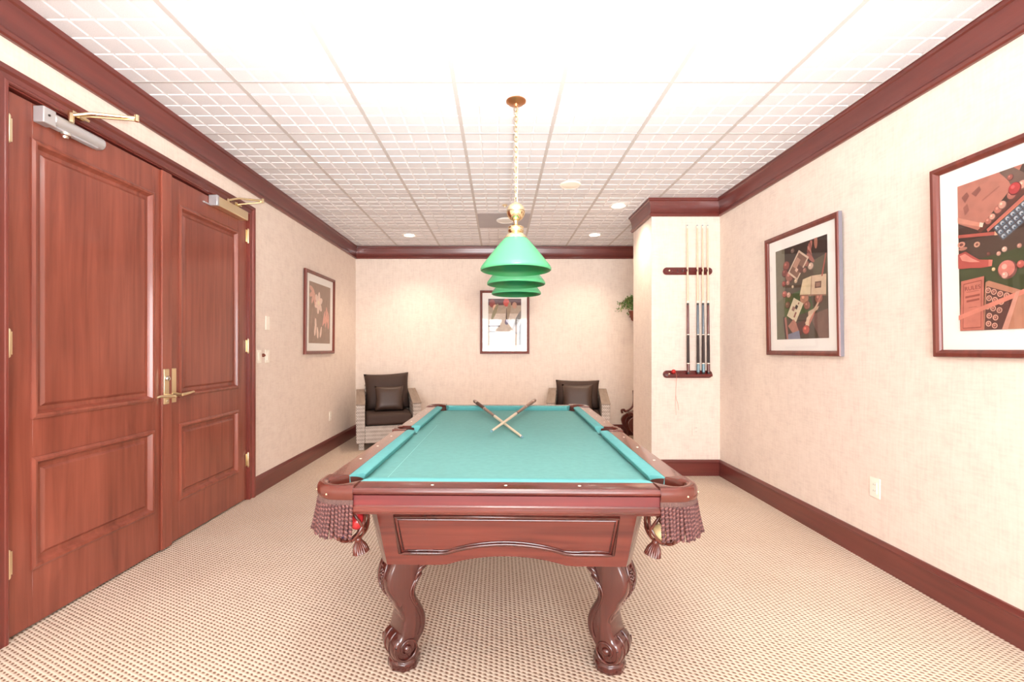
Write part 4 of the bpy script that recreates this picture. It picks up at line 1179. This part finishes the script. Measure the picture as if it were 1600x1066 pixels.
for k, (x, y, r_) in enumerate(((150, 205, 17), (168, 190, 15), (195, 165, 20), (214, 150, 19), (255, 118, 22), (300, 88, 20), (350, 50, 22), (400, 30, 22))): art4 += rball(D, x, y, r_, (202, 150, 132) if k % 2 else (176, 108, 94))
art4 += rball(D, 268, 95, 28, (176, 60, 60)) + rball(D, 250, 40, 14, (150, 84, 74))
art4 += [(P([(0, 150), (122, 208), (118, 224), (0, 176)]), (204, 140, 120)), (P([(110, 200), (128, 208), (122, 226), (106, 220)]), (210, 204, 184)), (P([(0, 235), (180, 260), (178, 275), (0, 250)]), (178, 92, 80)), (P([(178, 256), (200, 262), (196, 278), (176, 276)]), (214, 160, 130)),
         (Q(245, 195, 150, 16, -32), (200, 120, 94)), (Q(262, 230, 170, 82, -32), (84, 72, 70))]
for i in range(6):
    for j_ in range(3):
        c_, s_ = math.cos(R(-32)), math.sin(R(-32)); x = -68+27*i; y = -26+26*j_
        cx_, cy_ = 262+x*c_-y*s_, 230+x*s_+y*c_
        art4.append((Q(cx_, cy_, 23, 22, -32), (96, 108, 122))); art4.append((D(cx_-2, cy_-1, 8), (178, 184, 190))); art4.append((D(cx_+1, cy_+2, 4), (70, 80, 92)))
art4 += [(D(18, 285, 20, 14), (196, 136, 116)), (D(18, 285, 10, 7), (110, 60, 52)), (D(26, 306, 22, 8), (176, 116, 98)), (D(96, 300, 15, 13), (196, 146, 122)), (D(96, 300, 7, 6), (120, 70, 60)),
         (P([(0, 330), (40, 322), (68, 345), (105, 372), (158, 382), (165, 398), (156, 412), (110, 412), (60, 404), (20, 402), (0, 398)]), (166, 74, 66)), (P([(8, 338), (36, 332), (70, 360), (110, 384), (60, 376), (20, 362)]), (208, 132, 118)), (P([(150, 380), (168, 384), (164, 412), (148, 410)]), (190, 108, 94))]
for (x, y, r_, c) in ((150, 355, 10, (110, 60, 50)), (196, 362, 11, (190, 140, 122)), (222, 348, 13, (196, 158, 140)), (285, 345, 11, (170, 120, 104)), (172, 428, 9, (206, 170, 128)), (232, 438, 42, (190, 112, 100)), (222, 462, 16, (214, 150, 136)), (290, 425, 18, (180, 90, 80)),
                      (420, 380, 42, (206, 180, 140)), (500, 340, 40, (150, 60, 54)), (560, 420, 42, (70, 72, 110)), (460, 470, 18, (190, 150, 120))): art4 += rball(D, x, y, r_, c)
art4 += [(P([(134, 482), (150, 476), (300, 540), (620, 560), (620, 700), (120, 700)]), (170, 116, 92)), (P([(140, 500), (260, 548), (210, 700), (125, 700)]), (84, 46, 40))]
for (x, y) in ((146, 520), (172, 530), (200, 542), (228, 552), (150, 556), (176, 566), (204, 578), (142, 594), (168, 604), (196, 614), (150, 636), (178, 646), (146, 672), (174, 682)):
    art4 += [(D(x, y, 13), (196, 148, 128)), (D(x, y, 8.5), (112, 68, 60)), (D(x-1, y-1, 5), (176, 120, 104))]
art4 += [(P([(16, 462), (130, 452), (122, 700), (6, 700)]), (176, 104, 88)), (P([(28, 476), (118, 468), (112, 688), (20, 690)]), (134, 70, 58)), (P([(31, 480), (115, 472), (109, 684), (23, 686)]), (182, 110, 94)),
         (P([(42, 517), (105, 513), (105, 515), (42, 519)]), (130, 70, 60)), (P([(36, 536), (108, 530), (108, 540), (36, 546)]), (138, 74, 62)), (P([(42, 556), (106, 550), (106, 560), (42, 566)]), (138, 74, 62)), (P([(52, 590), (94, 587), (94, 590), (52, 593)]), (150, 86, 72)),
         (P([(0, 626), (340, 520), (690, 470), (690, 490), (345, 540), (0, 648)]), (196, 122, 104)), (P([(268, 540), (286, 536), (232, 700), (206, 700)]), (190, 136, 118)), (P([(400, 560), (690, 500), (690, 700), (420, 700)]), (120, 66, 52)), (P([(420, 600), (690, 560), (690, 580), (424, 620)]), (160, 104, 84))]
picture((XR, 1.85, 1.220), -R(90), 0.86, 0.930, None, 0.020, art4, (78, 62, 50), 'large framed billiards print with a rules book, nearest on the right wall', mwid=0.085,
        side=None, words=[('RULES', 74/690, 1-508/700, 0.026, 3, (110, 50, 44))])

# ------------------------------------------------------------------ wicker armchairs
def cushion_mesh(w_, d_, t_, pinch=0.10, n=14, puff=1.0, mat=BROWN):
    """flat cushion in XZ plane, thickness along Y; corners pulled out"""
    m = MB(); vs = []; fs = []
    for side in (-1, 1):
        for i in range(n+1):
            for j in range(n+1):
                u = -1+2*i/n; v = -1+2*j/n
                k = 1-pinch*(1-v*v)*abs(u)**3*1.0; l = 1-pinch*(1-u*u)*abs(v)**3*1.0
                th_ = (max(0, 1-u**4)*max(0, 1-v**4))**0.5
                vs.append((u*w_/2*k, side*t_/2*th_*puff, v*d_/2*l))
    N2 = (n+1)**2
    for i in range(n):
        for j in range(n):
            q = i*(n+1)+j; fs.append((q, q+1, q+n+2, q+n+1)); fs.append((N2+q, N2+q+n+1, N2+q+n+2, N2+q+1))
    m.add(vs, fs, mat); return m
def merged(o):
    bm = bmesh.new(); bm.from_mesh(o.data); bmesh.ops.remove_doubles(bm, verts=bm.verts, dist=1e-4); bmesh.ops.recalc_face_normals(bm, faces=bm.faces)
    bm.to_mesh(o.data); bm.free()
    for p in o.data.polygons: p.use_smooth = True
    return o
def armchair(loc, rz, label, cushion_up):
    e = empty('wicker_armchair', loc, label, 'armchair', rz=rz)     # front faces local -Y, front edge at y=0, depth D
    W, D, AW = 0.80, 0.74, 0.105
    m = MB(); m.box(-W/2+AW, W/2-AW, 0.0, 0.05, 0.085, 0.295, WICK); m.box(-W/2+AW, W/2-AW, 0.05, D, 0.20, 0.285, WICK); m.build('seat_frame', e, bevel=0.008)
    for s in (-1, 1):
        x0, x1 = (-W/2, -W/2+AW) if s < 0 else (W/2-AW, W/2)
        m = MB()
        pr = [(0.0, 0.085), (0.0, 0.560), (D*0.95, 0.690), (D, 0.690), (D, 0.085)]
        m.prism([(p, q) for p, q in pr], x0, x1, WICK, Matrix(((0, 0, 1, 0), (1, 0, 0, 0), (0, 1, 0, 0), (0, 0, 0, 1))))
        ar = m.build('armrest', e, bevel=0.010)
        m = MB(); pr = [(-0.004, 0.561), (-0.004, 0.575), (D*0.95, 0.705), (D*0.95, 0.690)]
        m.prism(pr, x0-0.004, x1+0.004, ARMW, Matrix(((0, 0, 1, 0), (1, 0, 0, 0), (0, 1, 0, 0), (0, 0, 0, 1)))); m.build('arm_top', ar, bevel=0.004)
        for y in (0.03, D-0.08):
            m = MB(); m.box(x0+0.03, x1-0.01, y, y+0.055, 0.0, 0.09, WICK); m.build('leg', e, bevel=0.004)
    m = MB(); m.prism([(D-0.16, 0.28), (D-0.10, 0.28), (D+0.0, 0.775), (D-0.055, 0.78)], -W/2+AW, W/2-AW, WICK, Matrix(((0, 0, 1, 0), (1, 0, 0, 0), (0, 1, 0, 0), (0, 0, 0, 1)))); m.build('backrest', e, bevel=0.012)
    # seat cushion: box-shaped with soft edges
    m = MB(); m.box(-W/2+AW+0.004, W/2-AW-0.004, 0.005, D-0.15, 0.300, 0.440, BROWN)
    sc = m.build('seat_cushion', e, bevel=0.045, seg=5)
    cw, chh = 0.60, 0.50+cushion_up
    bc = merged(cushion_mesh(cw, chh, 0.17, 0.07, mat=BROWN).build('back_cushion', e)); bc.location = (0.0, D-0.215-0.01, 0.44+chh/2*0.98); bc.rotation_euler = (-R(13), (-R(2) if cushion_up == 0 else 0), 0)
    return e
cl = (-1.385, 5.74, 0)
ch1 = armchair(cl, R(17), 'whitewashed wicker armchair with tall brown cushions in the far left corner', 0.0)
crr = (1.000, 5.78, 0)
ch2 = armchair(crr, -R(9), 'whitewashed wicker armchair behind the far right corner of the pool table', -0.10)
def pillow(chair, lx, ly, lz, w_, h_, rx, ry, label):
    T = TR(chair.location) @ RZ(chair.rotation_euler.z)
    o = merged(cushion_mesh(w_, h_, 0.13, 0.10, mat=BROWN2).build('throw_pillow', loc=T @ Vector((lx, ly, lz))))
    o.rotation_euler = (rx, ry, chair.rotation_euler.z)
    tag(o, label, 'pillow')
pillow(ch1, 0.02, 0.335, 0.605, 0.38, 0.34, -R(16), 0, 'small square brown pillow on the left wicker armchair')
pillow(ch2, 0.0, 0.345, 0.610, 0.42, 0.36, -R(16), 0, 'brown pillow on the wicker armchair behind the table corner')

# ------------------------------------------------------------------ carved chair and hanging plant beyond the column
CV = empty('carved_chair', (2.035, 6.05, 0), 'carved dark wooden chair mostly hidden behind the column', 'chair')
for y in (0.0, 0.36):
    m = MB(); m.tube(smoothcurve([(-0.30, y, 0.36), (-0.31, y, 0.40), (-0.275, y, 0.405), (-0.26, y, 0.385), (-0.20, y, 0.41), (-0.15, y, 0.47), (-0.14, y, 0.58), (-0.145, y, 0.68)], 6), [0.016]*20+[0.014]*23, CARVW, 10); m.build('arm', CV, smooth=60)
for y in (-0.01, 0.35):
    m = MB()
    pr = smoothcurve([(-0.12, 0.40, 0), (-0.20, 0.37, 0), (-0.28, 0.33, 0), (-0.315, 0.27, 0), (-0.29, 0.19, 0), (-0.24, 0.13, 0), (-0.15, 0.09, 0), (-0.05, 0.08, 0), (0.0, 0.20, 0), (-0.02, 0.36, 0)], 5, closed=True)
    m.prism([(p.x, p.y) for p in pr], y, y+0.04, CARVW, Matrix(((1, 0, 0, 0), (0, 0, 1, 0), (0, 1, 0, 0), (0, 0, 0, 1))))
    for r_ in (0.10, 0.065, 0.03):
        m.tube([(-0.16+r_*math.cos(2*PI*k/20), y-0.004, 0.24+r_*0.9*math.sin(2*PI*k/20)) for k in range(20)], 0.009, CARVW, 7, closed=True)
    m.build('side_scroll', CV, smooth=50)
MB().box(-0.22, 0.18, 0.03, 0.40, 0.34, 0.385, CARVW).build('seat', CV, bevel=0.01)
for x in (-0.22, 0.15):
    for y in (0.0, 0.36): m = MB(); m.tube([(x, y+0.02, 0.36), (x-0.01, y+0.02, 0.18), (x, y+0.02, 0.0)], [0.026, 0.018, 0.022], CARVW, 10); m.build('leg', CV, smooth=50)

PL = empty('hanging_plant', (1.925, 6.45, 1.66), 'trailing green ivy in a brown wall pot behind the column', 'plant')
m = MB(); m.lathe([(0.035, 0.0), (0.055, 0.02), (0.075, 0.10), (0.085, 0.13), (0.090, 0.14), (0.078, 0.14)], POT, 24); m.box(-0.02, 0.02, 0.05, YB-6.45, 0.06, 0.09, CARVW); m.build('pot', PL, smooth=40)
st = MB(); lv = MB()
for k in range(30):
    an = 2*PI*random.random(); up = random.uniform(0.10, 0.26); ou = random.uniform(0.04, 0.20); dr = random.uniform(0.0, 0.16)
    if random.random() < 0.5: an = PI+random.uniform(-0.9, 0.9)
    dx, dy = math.cos(an), math.sin(an)*0.6
    if dy > 0: ou = min(ou, 0.15)
    P = smoothcurve([(0, 0, 0.12), (dx*ou*0.5, dy*ou*0.5, 0.13+up*0.8), (dx*ou, dy*ou, 0.12+up-dr*0.3), (dx*ou*1.35, dy*ou*1.2, 0.12+up-dr)], 4)
    st.tube(P, 0.0018, STEM, 5)
    for q in P[3:]:
        for _ in range(2):
            s = random.uniform(0.013, 0.026); c = Vector(q)+Vector((random.uniform(-.02, .02), random.uniform(-.02, .02), random.uniform(-.02, .02)))
            c.y = min(c.y, YB-6.45-0.03)
            T = TR(c) @ Matrix.Rotation(random.uniform(0, 2*PI), 4, 'Z') @ Matrix.Rotation(random.uniform(-1, 1), 4, 'X')
            lv.add([(0, 0, 0), (s*0.6, s*0.5, 0.003), (s*0.5, s*1.1, 0.0), (0, s*1.7, -0.004), (-s*0.5, s*1.1, 0.0), (-s*0.6, s*0.5, 0.003), (0, s*0.8, -0.004)],
                   [(0, 1, 6), (1, 2, 6), (2, 3, 6), (3, 4, 6), (4, 5, 6), (5, 0, 6)], random.choice([LEAF1, LEAF2]), T)
st.build('stem', PL); lv.build('foliage', PL)
